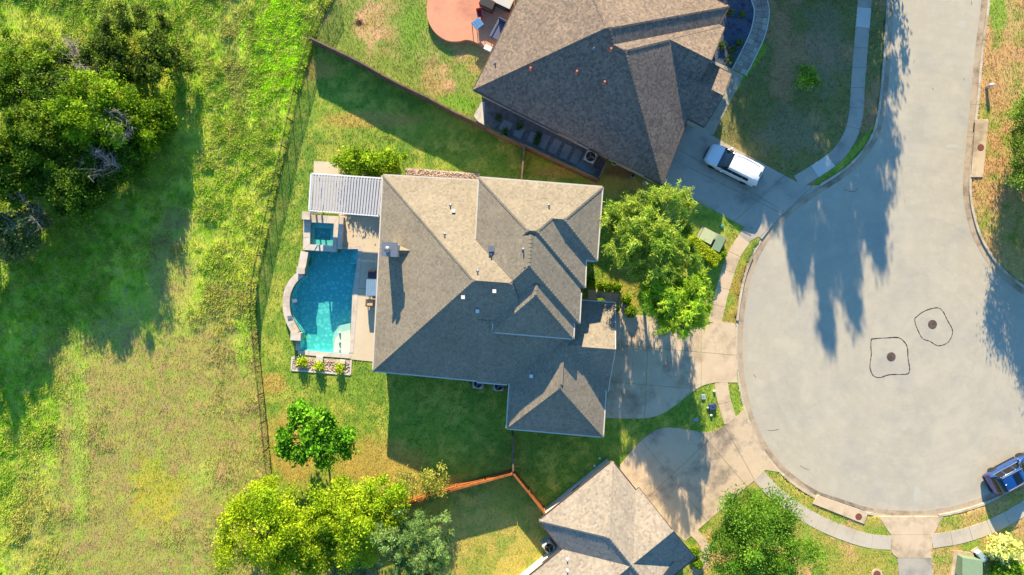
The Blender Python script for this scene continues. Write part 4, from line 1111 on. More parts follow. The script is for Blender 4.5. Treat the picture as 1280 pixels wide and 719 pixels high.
# ------------------------------------------------------------------ neighbour's raised terracotta patio
pat = [(655, -60), (560, -60)] + smooth_line([(548, -40), (537, -10), (533.5, 12), (536, 28), (545, 42), (559, 51), (573, 52), (584, 50), (596, 54), (612, 65)], 5) + [(622, 54), (660, -20)]
slabs('patio', 'raised terracotta coloured patio with a wavy edge behind the brown roofed house', 'patio', [W2(pat, .5)], ['terracotta'], .55)
def patio_table():
    z = .55; p = P(597, 30, 1.2); t_ = thing('patio_table', 'square pale blue table on the terracotta patio', 'table', (p.x, p.y, z))
    m = MB(); m.box((p.x, p.y, z + .72), (.82, .82, .05), R(38)); to = m.build('top', 'blue_tile', t_, bevel=.015)
    for i in range(3):
        for j in range(3):
            c_ = Matrix.Rotation(R(38), 3, 'Z') @ Vector(((i - 1) * .26, (j - 1) * .26, 0)); m = MB(); m.box((p.x + c_.x, p.y + c_.y, z + .751), (.235, .235, .012), R(38)); m.build('tile', 'blue_tile', to)
    for sx, sy in ((1, 1), (1, -1), (-1, 1), (-1, -1)):
        c_ = Matrix.Rotation(R(38), 3, 'Z') @ Vector((sx * .36, sy * .36, 0)); m = MB(); m.box((p.x + c_.x, p.y + c_.y, z + .35), (.05, .05, .7), R(38)); m.build('leg', 'steel', t_)
patio_table()
def stool(px, py, sx, sy, hh, rz, label, mat, cat, name, z=.55, back=False):
    p = P(px, py, z + hh); t_ = thing(name, label, cat, (p.x, p.y, z), rz)
    m = MB(); m.box((0, 0, hh - .07), (sx, sy, .14)); m.build('seat', mat, t_, bevel=.035)
    for ax_, ay in ((1, 1), (1, -1), (-1, 1), (-1, -1)):
        m = MB(); m.box((ax_ * (sx / 2 - .06), ay * (sy / 2 - .06), (hh - .14) / 2), (.05, .05, hh - .14)); m.build('leg', 'steel', t_)
    if back:
        m = MB(); m.box((0, sy / 2 - .05, hh + .2), (sx, .09, .5)); m.build('backrest', mat, t_, bevel=.03)
        for s_ in (-1, 1):
            m = MB(); m.box((s_ * (sx / 2 - .03), 0, hh + .12), (.05, sy, .05)); m.build('armrest', 'steel', t_)
    return t_
stool(599.5, 16.5, .5, .62, .5, R(10), 'red cushioned patio chair beside the pale blue table', 'red_cushion', 'chair', 'patio_chair', back=True)
stool(623, 37, .8, 1.75, .48, R(-28), 'slate blue outdoor sofa against the brown roofed house', 'slate_fabric', 'sofa', 'outdoor_sofa', back=True)
def spa_box(px, py, sx, sy, hh, rz, label, name, cat, m1, m2):
    z = .55; p = P(px, py, z + hh); t_ = thing(name, label, cat, (p.x, p.y, z), rz)
    m = MB(); m.box((0, 0, hh / 2), (sx, sy, hh)); m.build('base', m1, t_, bevel=.03)
    m = MB(); m.box((0, 0, hh + .04), (sx + .06, sy + .06, .08)); m.build('lid', m2, t_, bevel=.03)
    m = MB(); m.tube([(-sx * .3, -sy / 2 - .04, hh * .8), (-sx * .3, -sy / 2 - .09, hh * .8), (sx * .3, -sy / 2 - .09, hh * .8), (sx * .3, -sy / 2 - .04, hh * .8)], .015, 6); m.build('handle', 'steel', t_)
spa_box(609, 4, 1.25, .7, .95, R(-25), 'dark outdoor grill cart with a brown edge on the terracotta patio', 'grill_cart', 'grill', 'brown_wood', 'dark_plastic')
spa_box(630, 1, 1.5, .95, .75, R(-25), 'large grey storage box on the terracotta patio by the house corner', 'storage_box', 'box', 'dark_plastic', 'ac_case')
spa_box(649, -3, .7, .6, .6, R(-25), 'small cream storage box on the patio beside the large grey box', 'storage_box', 'box', 'ac_case', 'tan_cushion')
spa_box(610, 60.5, .62, .4, .42, R(-25), 'small white garden box at the patio corner', 'storage_box', 'box', 'meter_lid', 'white_metal')

# ------------------------------------------------------------------ side strip of the brown roofed house
side_px = [(604, 122), (600, 152), (655, 180), (748, 222), (758, 200), (690, 160)]
m = MB(); m.prism(W2(side_px), -.05, GZ + .02); tag(m.build('gravel_strip', 'dark_gravel'), 'dark gravel strip between the wooden fence and the brown roofed house', 'gravel', kind='structure')
stp = [((628, 152), (640, 158)), ((646, 160), (655, 165)), ((663, 167), (672, 171)), ((676, 174), (685, 178)), ((690, 180), (699, 184.5)), ((703, 187), (712, 191)), ((716, 193), (725, 197.5))]
pcs = []
for k, (a, b_) in enumerate(stp):
    a = Vector(W2([a])[0]); b_ = Vector(W2([b_])[0]); d_ = (b_ - a).normalized(); n_ = Vector((d_.y, -d_.x)); h0 = -.55 if k > 2 else -.2; h1 = .75
    pcs.append([tuple(a + n_ * h0), tuple(b_ + n_ * h0), tuple(b_ + n_ * h1), tuple(a + n_ * h1)])
pcs.append(W2([(724, 202), (746, 212), (741, 219), (719, 209)]))
slabs('stepping_stones', 'row of grey stepping slabs in the dark gravel by the wooden fence', 'paving', pcs, ['paver_dark'], SZ + .02, piece='stepping_slab')
slabs('patio', 'small pale concrete pad at the end of the dark gravel strip', 'patio', [W2([(592, 146), (602, 128), (606, 128), (605, 160)])], ['concrete_pale'], SZ + .005)
# front bed of the brown roofed house
m = MB(); m.prism(W2([(880, 72), (914, 86), (929, 60), (939, 38), (942, 18), (938, -10), (900, -10)]), -.05, GZ + .03); tag(m.build('gravel_bed', 'blue_gravel'), 'bluish gravel bed in the curve of the paver path', 'bed', kind='structure')
slabs('path_edging', 'straight pale stone edging at the foot of the blue gravel bed', 'edging', [strip_poly(trim(p_, .006), -.16, .16) for p_ in arc_pieces(W2([(884, 76), (915, 90)]), .8)], ['concrete_grey'], SZ + .03, piece='edging_stone')

# ------------------------------------------------------------------ utility boxes and small covers
def cabinet(px, py, sx, sy, hh, rz, label, m1, m2, name='utility_cabinet', slope=.0, padm='concrete_grey', pad=.14):
    p = P(px, py, hh); t_ = thing(name, label, 'utility box', (p.x, p.y, GZ), rz)
    m = MB(); m.box((0, 0, .03), (sx + pad * 2, sy + pad * 2, .14)); m.build('pad', padm, t_)
    m = MB(); h0, h1 = hh, hh - slope
    m.add([(-sx / 2, -sy / 2, .1), (sx / 2, -sy / 2, .1), (sx / 2, sy / 2, .1), (-sx / 2, sy / 2, .1), (-sx / 2, -sy / 2, h0), (sx / 2, -sy / 2, h0), (sx / 2, sy / 2, h1), (-sx / 2, sy / 2, h1)], [(3, 2, 1, 0), (4, 5, 6, 7), (0, 1, 5, 4), (1, 2, 6, 5), (2, 3, 7, 6), (3, 0, 4, 7)])
    m.build('cabinet', m1, t_, bevel=.02)
    m = MB(); m.box((0, -.015, hh - slope / 2 + .03), (sx + .05, sy + .05, .05), 0, -math.atan2(slope, sy)); m.build('lid', m2, t_, bevel=.012)
    m = MB(); m.box((sx * .3, -sy / 2 - .02, hh * .55), (.05, .03, .18)); m.build('latch', 'steel', t_)
    m = MB(); m.box((0, -sy / 2 - .006, hh * .5), (.012, .01, hh * .8)); m.build('door_seam', 'dark_plastic', t_)
    return t_
cabinet(884.5, 295, 1.1, 1.1, .80, R(-28), 'squarer pale green utility cabinet beside the clipped hedge', 'green_cabinet', 'green_cabinet_pale', slope=.12)
cabinet(898.5, 304, .72, 1.4, .72, R(-28), 'narrower long green utility cabinet nearest the sidewalk by the hedge', 'green_cabinet', 'green_cabinet', slope=.1)
cabinet(1216, 712, 1.75, 1.7, 1.15, R(-8), 'large green transformer cabinet with a sloping front by the variegated shrub', 'green_cabinet', 'green_cabinet', name='transformer_cabinet', slope=.35, padm='concrete', pad=.3)
cabinet(1227, 695.5, .42, .9, .62, R(35), 'small white utility box between the transformer and the variegated shrub', 'white_metal', 'meter_lid', slope=.05)
def small_cover(px, py, sx, sy, mat, label, hh=.05, rnd=False, cat='valve cover', name='valve_cover', rz=.02):
    p = P(px, py, GZ); t_ = thing(name, label, cat, (p.x, p.y, GZ), rz)
    m = MB()
    if rnd: m.lathe((0, 0, 0), [(sx * .55, -.05), (sx * .5, hh), (sx * .3, hh + .03)], 14); m.build('lid', mat, t_)
    else: m.box((0, 0, hh / 2 - .02), (sx, sy, hh + .06)); m.build('lid', mat, t_, bevel=.012)
    m = MB(); m.box((0, 0, hh + .015 + (.02 if rnd else 0)), (sx * .25, sy * .12, .02)); m.build('grip', 'dark_plastic', t_)
small_cover(902, 283.5, .34, .34, 'teal_cap', 'round teal green valve cap on the grass beside the green cabinets', .12, True)
small_cover(879, 496, .36, .44, 'meter_lid', 'pale blue square water meter lid in the grass near the driveway curve', .13, cat='meter lid', name='meter_lid')
small_cover(869.5, 524.5, .42, .28, 'meter_lid', 'pale blue oblong meter lid in the grass, near the stained driveway', .13, cat='meter lid', name='meter_lid')
small_cover(890, 508, .62, .5, 'bin_blue', 'dark blue utility box lid in the grass by the sidewalk', .3, cat='utility box', name='utility_box', rz=.2)
small_cover(884.5, 510, .2, .2, 'meter_lid', 'tiny pale cap touching the dark blue utility box lid', .16, True)
small_cover(888.5, 519, .22, .22, 'white_metal', 'small white valve cap between the dark blue box and the driveway', .16, True)
small_cover(892.5, 489, .2, .2, 'white_metal', 'small white valve cap at the corner of driveway and sidewalk', .16, True)
small_cover(749.5, 573, .2, .2, 'white_metal', 'small white cap on the shaded lawn, close to the cream house corner', .16, True)
small_cover(743, 582, .2, .2, 'white_metal', 'small white cap on the shaded lawn, beside the cream house wall', .16, True)
def pedestal():
    p = P(1232, 109.5); t_ = thing('utility_pedestal', 'short white domed utility post standing by the kerb on the dry verge', 'utility post', (p.x, p.y, GZ))
    m = MB(); m.lathe((p.x, p.y, GZ), [(.14, -.05), (.14, .55), (.17, .56), (.17, .72), (.14, .8), (.06, .85), (.01, .86)], 18); m.build('post', 'white_metal', t_, True)
    m = MB(); m.lathe((p.x, p.y, GZ), [(.15, .50), (.178, .52), (.178, .57)], 18); m.build('collar', 'steel', t_)
pedestal()
# odds and ends by the brown house wall
for px, py, lab in ((768, 204, 'small grey meter box at the brown roofed house wall, near the fence end'), (791, 220, 'open dark crate on bare soil below the brown roofed house eave'), (806, 228.5, 'pale stone lump on bare soil near the brown house corner')):
    p = P(px, py, .3); t_ = thing('garden_box' if 'stone' not in lab else 'garden_stone', lab, 'box' if 'stone' not in lab else 'stone', (p.x, p.y, GZ), R(-27))
    m = MB(); m.box((0, 0, .15), (.42, .36, .34)); m.build('body', 'ac_case' if 'crate' not in lab else 'steel', t_, bevel=.05)
    m = MB(); m.box((0, 0, .325), (.3, .26, .012)); m.build('top', 'dark_plastic' if 'stone' not in lab else 'concrete_grey', t_)

# ------------------------------------------------------------------ vehicles
def interp(tab, x):
    """smooth interpolation of station rows (x, v1, v2, ...)"""
    if x <= tab[0][0]: return tab[0][1:]
    for i in range(len(tab) - 1):
        if x <= tab[i + 1][0]:
            t = (x - tab[i][0]) / (tab[i + 1][0] - tab[i][0]); p0 = tab[max(i - 1, 0)]; p1 = tab[i]; p2 = tab[i + 1]; p3 = tab[min(i + 2, len(tab) - 1)]
            out = []
            for j in range(1, len(p1)):
                m1 = (p2[j] - p0[j]) / (p2[0] - p0[0]) * (p2[0] - p1[0]); m2 = (p3[j] - p1[j]) / (p3[0] - p1[0]) * (p2[0] - p1[0])
                d_ = p2[j] - p1[j]; m1 = max(-3 * abs(d_), min(3 * abs(d_), m1)); m2 = max(-3 * abs(d_), min(3 * abs(d_), m2))
                out.append((2 * t ** 3 - 3 * t * t + 1) * p1[j] + (t ** 3 - 2 * t * t + t) * m1 + (-2 * t ** 3 + 3 * t * t) * p2[j] + (t ** 3 - t * t) * m2)
            return out
    return tab[-1][1:]
def car_section(tab, x):
    hb, bz, ht, tz = interp(tab, x)
    return [(0, .24), (hb * .86, .24), (hb * .97, .36), (hb * 1.0, .62), (hb * .99, bz), (hb + (ht - hb) * .12, bz + (tz - bz) * .10), (hb + (ht - hb) * .92, bz + (tz - bz) * .86), (ht * .90, bz + (tz - bz) * .97), (ht * .55, tz + .012), (0, tz + .02)]
def car_pt(tab, x, v, side):
    """v runs 0..9 along the half section"""
    s_ = car_section(tab, x); i = min(int(v), 8); t = v - i
    return Vector((x, side * (s_[i][0] + (s_[i + 1][0] - s_[i][0]) * t), s_[i][1] + (s_[i + 1][1] - s_[i][1]) * t))
def patch(tab, corners, side, n=6, off=.008):
    """corners: (x, v) quad on the body surface, pushed out a little"""
    m = MB(); g_ = []
    for i in range(n + 1):
        for j in range(n + 1):
            a, b = i / n, j / n
            x = (corners[0][0] * (1 - a) + corners[1][0] * a) * (1 - b) + (corners[3][0] * (1 - a) + corners[2][0] * a) * b
            v = (corners[0][1] * (1 - a) + corners[1][1] * a) * (1 - b) + (corners[3][1] * (1 - a) + corners[2][1] * a) * b
            sd = side
            p = car_pt(tab, x, v, sd); e = .01
            du = car_pt(tab, x + e, v, sd) - car_pt(tab, x - e, v, sd); dv = car_pt(tab, x, min(v + .05, 8.99), sd) - car_pt(tab, x, max(v - .05, 0), sd)
            nn = du.cross(dv)
            if nn.length < 1e-9: nn = Vector((0, 0, 1))
            nn.normalize()
            if nn.z < 0 and v > 5 or nn.y * side < 0 and v <= 5: nn = -nn
            g_.append(p + nn * off)
    m.add(g_, [(i * (n + 1) + j, (i + 1) * (n + 1) + j, (i + 1) * (n + 1) + j + 1, i * (n + 1) + j + 1) for i in range(n) for j in range(n)])
    return m
def strip2(tab, x0, x1, v0, n=6, off=.01, vtop=9.0):
    """patch over the whole width (windscreen, tailgate glass, hood)"""
    m = MB(); g_ = []; k = 12
    for i in range(n + 1):
        x = x0 + (x1 - x0) * i / n
        for j in range(2 * k + 1):
            s_ = -1 if j < k else 1; v = v0 + (vtop - v0) * (1 - abs(j - k) / k)
            p = car_pt(tab, x, v, s_); e = .02; tz = (car_pt(tab, x + e, 8.9, 1).z - car_pt(tab, x - e, 8.9, 1).z) / (2 * e)
            nn = Vector((-tz, 0, 1)).normalized(); g_.append(p + nn * off)
    w_ = 2 * k + 1
    m.add(g_, [(i * w_ + j, (i + 1) * w_ + j, (i + 1) * w_ + j + 1, i * w_ + j + 1) for i in range(n) for j in range(2 * k)])
    return m
def car(name, label, loc, rz, tab, paint, win, ws, rg, wheels, roof_patch=None, extra=None):
    t_ = thing(name, label, 'car' if name != 'minivan' else 'minivan', loc, rz)
    m = MB(); xs = np.linspace(tab[0][0], tab[-1][0], 56); ring = []
    for x_ in xs:
        s_ = [car_pt(tab, x_, v, 1) for v in np.linspace(0, 9, 28)]
        ring.append(s_ + [Vector((p.x, -p.y, p.z)) for p in s_[-2:0:-1]])
    n = len(ring[0]); b0 = []
    for rr in ring: b0 += rr
    m.add(b0, [(i * n + k, (i + 1) * n + k, (i + 1) * n + (k + 1) % n, i * n + (k + 1) % n) for i in range(len(xs) - 1) for k in range(n)] + [tuple(range(n)), tuple(range((len(xs) - 1) * n, len(xs) * n))[::-1]])
    body = m.build('body', paint, t_, True)
    bm = bmesh.new(); bm.from_mesh(body.data); bmesh.ops.recalc_face_normals(bm, faces=bm.faces); bm.to_mesh(body.data); bm.free()
    strip2(tab, *ws[:2], ws[2]).build('windshield', 'glass_dark', t_, True)
    strip2(tab, *rg[:2], rg[2]).build('rear_window', 'glass_dark', t_, True)
    for sd in (-1, 1):
        for c_ in win: patch(tab, c_, sd).build('side_window', 'glass_dark', t_, True)
        L0, L1 = tab[0][0], tab[-1][0]
        patch(tab, [(L0 + .1, 3.2), (L0 + .55, 3.3), (L0 + .6, 4.2), (L0 + .16, 4.1)], sd, off=.012).build('headlight', 'head_lamp', t_, True)
        patch(tab, [(L1 - .3, 3.3), (L1 - .06, 3.3), (L1 - .06, 4.6), (L1 - .26, 4.6)], sd, off=.012).build('tail_light', 'tail_lamp', t_, True)
        mm = MB(); mx_ = ws[1] - .35; pm_ = car_pt(tab, mx_, 4.5, sd); mm.box((mx_, pm_.y + sd * .11, pm_.z + .05), (.14, .22, .15)); mm.build('mirror', paint, t_, bevel=.03)
        for wx in wheels:
            hw = interp(tab, wx)[0]
            mm = MB(); mm.lathe((wx, sd * (hw - .11), .34), [(.2, -.11), (.31, -.11), (.34, -.07), (.34, .07), (.31, .11), (.2, .11)], 22, 'Y'); wo = mm.build('tyre', 'tyre', t_)
            mm = MB(); mm.lathe((wx, sd * (hw - .11), .34), [(.02, -.09), (.21, -.1), (.21, .1), (.18, .112), (.02, .1)], 18, 'Y'); mm.build('rim', 'alloy', wo)
            ar = MB(); n_ = 14
            for k in range(n_):
                a0, a1 = math.pi * k / n_, math.pi * (k + 1) / n_; y_ = sd * (hw + .006)
                ar.add([(wx + .36 * math.cos(a0), y_, .34 + .36 * math.sin(a0)), (wx + .36 * math.cos(a1), y_, .34 + .36 * math.sin(a1)), (wx + .42 * math.cos(a1), y_, .34 + .42 * math.sin(a1)), (wx + .42 * math.cos(a0), y_, .34 + .42 * math.sin(a0))], [(0, 1, 2, 3)])
            ar.build('wheel_arch', 'dark_plastic', t_)
        for hx in (wheels[0] + .95, wheels[0] + 1.9):
            ph = car_pt(tab, hx, 3.7, sd); mm = MB(); mm.box((hx, ph.y + sd * .015, ph.z), (.18, .03, .03)); mm.build('door_handle', paint, t_)
        sk = MB(); hw = interp(tab, 0)[0]; sk.box((0, sd * (hw * .97), .27), (wheels[1] - wheels[0] - .85, .07, .12)); sk.build('sill', 'dark_plastic', t_)
    for L_, sg in ((tab[0][0], -1), (tab[-1][0], 1)):
        hb = interp(tab, L_)[0]; mm = MB(); mm.box((L_ + sg * .02, 0, .38), (.1, hb * 1.75, .2)); mm.build('bumper', 'dark_plastic', t_, bevel=.03)
    return t_
VAN = [(-2.56, .66, .62, .55, .64), (-2.46, .80, .70, .66, .78), (-2.2, .92, .80, .76, .92), (-1.8, .97, .92, .82, 1.04), (-1.42, .985, 1.0, .84, 1.13), (-1.30, .99, 1.01, .84, 1.17), (-.55, 1.0, 1.03, .74, 1.66), (-.3, 1.0, 1.04, .74, 1.73), (.4, 1.0, 1.04, .75, 1.78), (1.5, 1.0, 1.04, .74, 1.77), (2.2, .98, 1.03, .72, 1.70), (2.36, .96, 1.02, .72, 1.62), (2.50, .92, .95, .78, 1.10), (2.56, .86, .70, .76, .74)]
pv_ = P(917.5, 206, .9)
van = car('minivan', 'white minivan parked on the grey driveway of the brown roofed house', (pv_.x, pv_.y, SZ), R(-26.5),
          VAN, 'van_white', [[(-1.0, 5.2), (-.02, 5.2), (-.02, 5.85), (-.62, 5.85)], [(.0, 5.2), (.98, 5.2), (.98, 5.85), (.0, 5.85)], [(1.0, 5.2), (1.6, 5.2), (1.5, 5.85), (1.0, 5.85)]],
          (-1.37, -.5, 5.45), (2.34, 2.46, 6.0), (-1.62, 1.48))
m = MB(); m.box((2.2, .0, 1.71), (.1, .42, .05)); m.build('brake_light', 'dark_plastic', van)
m = MB()
for sd in (-1, 1): m.box((.75, sd * .66, 1.795), (2.2, .035, .03))
m.build('roof_rails', 'van_white', van)
patch(VAN, [(-2.4, 8.9), (-1.34, 8.9), (-1.34, 5.6), (-2.3, 5.6)], 1, off=.006).build('hood', 'van_white', van, True)
patch(VAN, [(-2.4, 8.9), (-1.34, 8.9), (-1.34, 5.6), (-2.3, 5.6)], -1, off=.006).build('hood', 'van_white', van, True)
SUV = [(-2.34, .70, .72, .58, .82), (-2.2, .86, .86, .70, .96), (-1.7, .95, 1.0, .80, 1.08), (-1.05, .97, 1.06, .82, 1.17), (-.35, .98, 1.1, .72, 1.64), (.1, .98, 1.1, .72, 1.76), (1.0, .98, 1.1, .72, 1.80), (1.75, .97, 1.1, .69, 1.74), (1.98, .95, 1.08, .70, 1.55), (2.22, .92, 1.0, .76, 1.08), (2.32, .86, .72, .76, .80)]
hd = math.atan2(-.49, -.87)          # the tail points down the street towards the sidewalk
ps = P(1268, 592, .9)
suv = car('parked_car', 'blue sport utility car with roof rails parked at the kerb of the turning circle', (ps.x, ps.y, .012), R(180 + 28), SUV, 'car_blue', [[(-.72, 5.1), (.12, 5.1), (.12, 6.1), (-.2, 6.1)], [(.2, 5.1), (1.05, 5.1), (1.05, 6.1), (.2, 6.1)], [(1.13, 5.1), (1.8, 5.1), (1.6, 6.1), (1.13, 6.1)]], (-1.02, -.34, 5.7), (1.66, 2.18, 5.5), (-1.45, 1.35))
m = MB()
for sd in (-1, 1): m.bar((-.3, sd * .62, 1.80), (1.6, sd * .62, 1.80), .05, .05)
m.build('roof_rails', 'steel', suv)
strip2(SUV, .05, .75, 7.6, off=.012).build('sunroof', 'glass_dark', suv, True)
m = MB(); m.add([(1.45, -.03, 1.77), (1.45, .03, 1.77), (1.65, .03, 1.76), (1.65, -.03, 1.76), (1.62, 0, 1.87)], [(0, 1, 2, 3), (0, 1, 4), (1, 2, 4), (2, 3, 4), (3, 0, 4)]); m.build('antenna', 'white_metal', suv)
for sd in (-1, 1):
    patch(SUV, [(-.9, 4.85), (1.9, 4.85), (1.9, 5.05), (-.9, 5.05)], sd, off=.014).build('window_trim', 'alloy', suv, True)

# ------------------------------------------------------------------ vegetation
def leaf_quads(c, d, n, L, Wd):
    """diamond leaves: centre, direction, normal, length, width"""
    d = d / np.maximum(1e-6, np.linalg.norm(d, axis=1, keepdims=True))
    s_ = np.cross(d, n); s_ /= np.maximum(1e-6, np.linalg.norm(s_, axis=1, keepdims=True))
    L = L[:, None] / 2; Wd = Wd[:, None] / 2
    V = np.stack([c - d * L, c + s_ * Wd, c + d * L, c - s_ * Wd], 1).reshape(-1, 3)
    return V, np.arange(len(V)).reshape(-1, 4)
def unit(a): return a / np.maximum(1e-6, np.linalg.norm(a, axis=1, keepdims=True))
def crown(rs, C, Rr, nclump, nleaf, leaf, cols, clump=.55, strand=0.0, droop=.2, low=-.55, lobes=None, shell=.55):
    """leaf clumps spread through a lumpy ellipsoid; returns vertices, faces, colours and clump centres"""
    u = unit(rs.normal(size=(nclump * 4, 3))); u = u[u[:, 2] > low][:nclump]; nclump = len(u)
    ph = rs.rand(6) * 6.3; lump = 1 + .16 * np.sin(3 * np.arctan2(u[:, 1], u[:, 0]) + ph[0]) + .12 * np.sin(5 * np.arctan2(u[:, 1], u[:, 0]) + ph[1]) + .1 * np.sin(4 * u[:, 2] + ph[2])
    rad = (shell + (1 - shell) * rs.rand(nclump) ** .6) * lump
    inner = rs.rand(nclump) < .22; rad[inner] *= .55
    cc = np.array(C) + u * np.array(Rr) * rad[:, None]
    if lobes is not None:
        k = rs.randint(0, len(lobes), nclump); lb = np.array(lobes)
        cc = lb[k, :3] + u * lb[k, 3:4] * np.array([1, 1, .75]) * (.35 + .65 * rs.rand(nclump) ** .5)[:, None]
    tint = rs.uniform(.72, 1.25, nclump); hue = rs.rand(nclump)
    idx = rs.randint(0, nclump, nleaf)
    cs = clump * rs.uniform(.6, 1.25, nclump)
    off = rs.normal(size=(nleaf, 3)) * .5
    out = unit(cc - (np.array(C) - np.array([0, 0, Rr[2] * .35])))
    if strand > 0:
        ns = 14; sid = rs.randint(0, ns, nleaf); sdir = unit(out[:, None, :] * .8 + rs.normal(size=(nclump, ns, 3)) * .6 + np.array([0, 0, .25]))
        tpos = rs.rand(nleaf); sd = sdir[idx, sid]; ln = strand * (0.5 + rs.rand(nclump)[idx])
        p = cc[idx] + sd * (tpos * ln)[:, None]; p[:, 2] -= droop * (tpos * ln) ** 2
        p += rs.normal(size=(nleaf, 3)) * .05 + off * cs[idx][:, None] * (.28 if strand >= .9 else .85)
        d = sd + rs.normal(size=(nleaf, 3)) * .45 - np.array([0, 0, droop]) * tpos[:, None]
    else:
        p = cc[idx] + off * cs[idx][:, None]; d = out[idx] * .5 + rs.normal(size=(nleaf, 3)) * .8 - np.array([0, 0, droop])
    nrm = unit(np.array([0, 0, .75]) + out[idx] * .5 + rs.normal(size=(nleaf, 3)) * .55)
    k_ = rs.uniform(.45, 1.5, nleaf); L = leaf[0] * k_; Wd = leaf[1] * k_ * rs.uniform(.8, 1.2, nleaf)
    V, F = leaf_quads(p, d, nrm, L, Wd)
    c0 = np.array([lin(q) for q in cols]); w_ = np.clip(hue[idx] + rs.normal(size=nleaf) * .22, 0, 1)[:, None]
    c = c0[0] * (1 - w_) + c0[1] * w_
    c = c * (tint[idx] * rs.uniform(.75, 1.25, nleaf))[:, None]
    return V, F, np.repeat(c * 1.3, 4, 0), cc
_hardz = GZ
def tree(name, label, px, py, zc, Rr, cols, seed, trunk=.14, nclump=90, nleaf=9000, leaf=(.2, .1), clump=.6, strand=0.0, droop=.2, low=-.5, cat='tree', group=None, bark='bark', base=None, shell=.55, limbs=9, lobes=None, z0=GZ):
    rs = np.random.RandomState(seed)
    c = P(px, py, zc)
    b = Vector((c.x, c.y, z0)) if base is None else Vector((P(*base).x, P(*base).y, z0))
    t_ = thing(name, label, cat, tuple(b), 0, group)
    if nleaf > 2000: nleaf = int(nleaf * 1.5); leaf = (leaf[0] * .78, leaf[1] * .8)
    V, F, K, cc = crown(rs, (c.x, c.y, zc), Rr, nclump, nleaf, leaf, cols, clump, strand, droop, low, None if lobes is None else [(c.x + l[0], c.y + l[1], zc + l[2], l[3]) for l in lobes], shell)
    zmin = max(z0 + .05, .05); V[:, 2] = np.maximum(V[:, 2], zmin + rs.rand(len(V)) * .05)
    np_mesh('crown' if cat == 'tree' else 'foliage', V, F, K, 'leaf', t_)
    m = MB(); fork = b.lerp(Vector((c.x, c.y, zc)), .55); fork.z = max(z0 + .2, zc - Rr[2] * .55)
    m.tube([b - Vector((0, 0, .15)), b + Vector((.02, .02, .25)), b.lerp(fork, .6) + Vector((rs.normal() * .05, rs.normal() * .05, 0)), fork], [trunk * 1.35, trunk * 1.05, trunk * .85, trunk * .7], 8)
    for k in rs.choice(len(cc), min(limbs, len(cc)), False):
        e = Vector(cc[k]); mid = fork.lerp(e, .5) + Vector((rs.normal() * .12, rs.normal() * .12, .15)); m.tube([fork, mid, e], [trunk * .55, trunk * .32, trunk * .1], 6)
    m.build('trunk' if cat == 'tree' else 'stem', bark, t_, True)
    return t_
def bare(name, label, px, py, zc, spread, seed, n=28, z0=GZ, rad=.035):
    """leafless grey branches fanning out of one stem"""
    rs = np.random.RandomState(seed); c = P(px, py, zc); b = Vector((c.x, c.y, z0)); t_ = thing(name, label, 'dead shrub', tuple(b))
    m = MB(); tw = MB()
    m.tube([b - Vector((0, 0, .1)), b + Vector((0, 0, zc * .35))], [rad * 2.2, rad * 1.8], 7)
    for k in range(n):
        th = rs.rand() * 6.283; r = spread * (.5 + .6 * rs.rand()); e = b + Vector((math.cos(th) * r, math.sin(th) * r, zc * (.75 + .45 * rs.rand())))
        s0 = b + Vector((0, 0, zc * (.12 + .22 * rs.rand()))); mid = s0.lerp(e, .5) + Vector((rs.normal() * .15, rs.normal() * .15, .25))
        m.tube([s0, mid, e], [rad, rad * .7, rad * .25], 5)
        for j in range(9):
            q = mid.lerp(e, rs.rand()); tw.tube([q, q + Vector((rs.normal() * .4, rs.normal() * .4, .1 + .3 * rs.rand()))], [rad * .4, rad * .15], 4)
    m.build('branch', 'bark_grey', t_); tw.build('twigs', 'bark_grey', t_, kind='stuff')

# front garden of the tan house
tree('lacebark_elm', 'broad yellow green feathery tree in front of the tan house, larger of the two', 812, 298, 5.2, (3.7, 3.6, 2.6), ((92, 126, 36), (150, 168, 62)), 1, .17, 130, 34000, (.4, .07), .6, 1.7, .2)
tree('lacebark_elm', 'bright green feathery tree overhanging the driveway beside the larger elm', 848, 376, 5.0, (2.8, 2.3, 2.4), ((98, 140, 26), (158, 184, 52)), 2, .15, 95, 26000, (.4, .07), .55, 1.5, .28)
# back garden
tree('oak_tree', 'rich green broad leaved tree standing alone on the back lawn', 396, 548, 2.9, (3.3, 2.9, 1.5), ((58, 112, 14), (110, 160, 30)), 3, .12, 90, 8000, (.34, .22), .55, 0, .15, limbs=14, lobes=[(-2.3, .5, .2, .95), (-1.2, 2.3, .3, .75), (.2, 1.3, .6, 1.1), (1.4, 1.9, .2, .9), (2.5, .2, 0, .8), (1.2, .1, .5, 1.0), (2.2, -1.0, -.2, .55), (-.6, -.2, .6, 1.1), (-1.6, -1.2, .1, .9), (.4, -1.6, 0, .85), (-2.7, -.7, -.1, .6)])
tree('yellow_tree', 'yellow green tree beside the iron fence, farthest from the orange fence', 330, 662, 4.2, (3.9, 3.8, 2.4), ((104, 136, 12), (156, 174, 28)), 4, .16, 130, 24000, (.24, .12), .7, 0, .2)
tree('yellow_tree', 'yellow green tree between its twin and the grey green cedar', 447, 645, 4.0, (3.6, 3.2, 2.2), ((104, 136, 14), (154, 174, 30)), 5, .15, 120, 22000, (.24, .12), .68, 0, .2)
tree('yellow_tree', 'lower yellow green tree squeezed between the two yellow trees', 392, 678, 3.2, (2.6, 2.6, 1.8), ((98, 130, 14), (148, 168, 32)), 6, .12, 80, 14000, (.24, .12), .66, 0, .2)
tree('cedar_tree', 'grey green feathery cedar beside the yellow trees at the orange fence', 522, 682, 4.0, (3.6, 3.2, 2.6), ((76, 110, 54), (124, 150, 82)), 7, .15, 130, 32000, (.28, .06), .6, .9, .2)
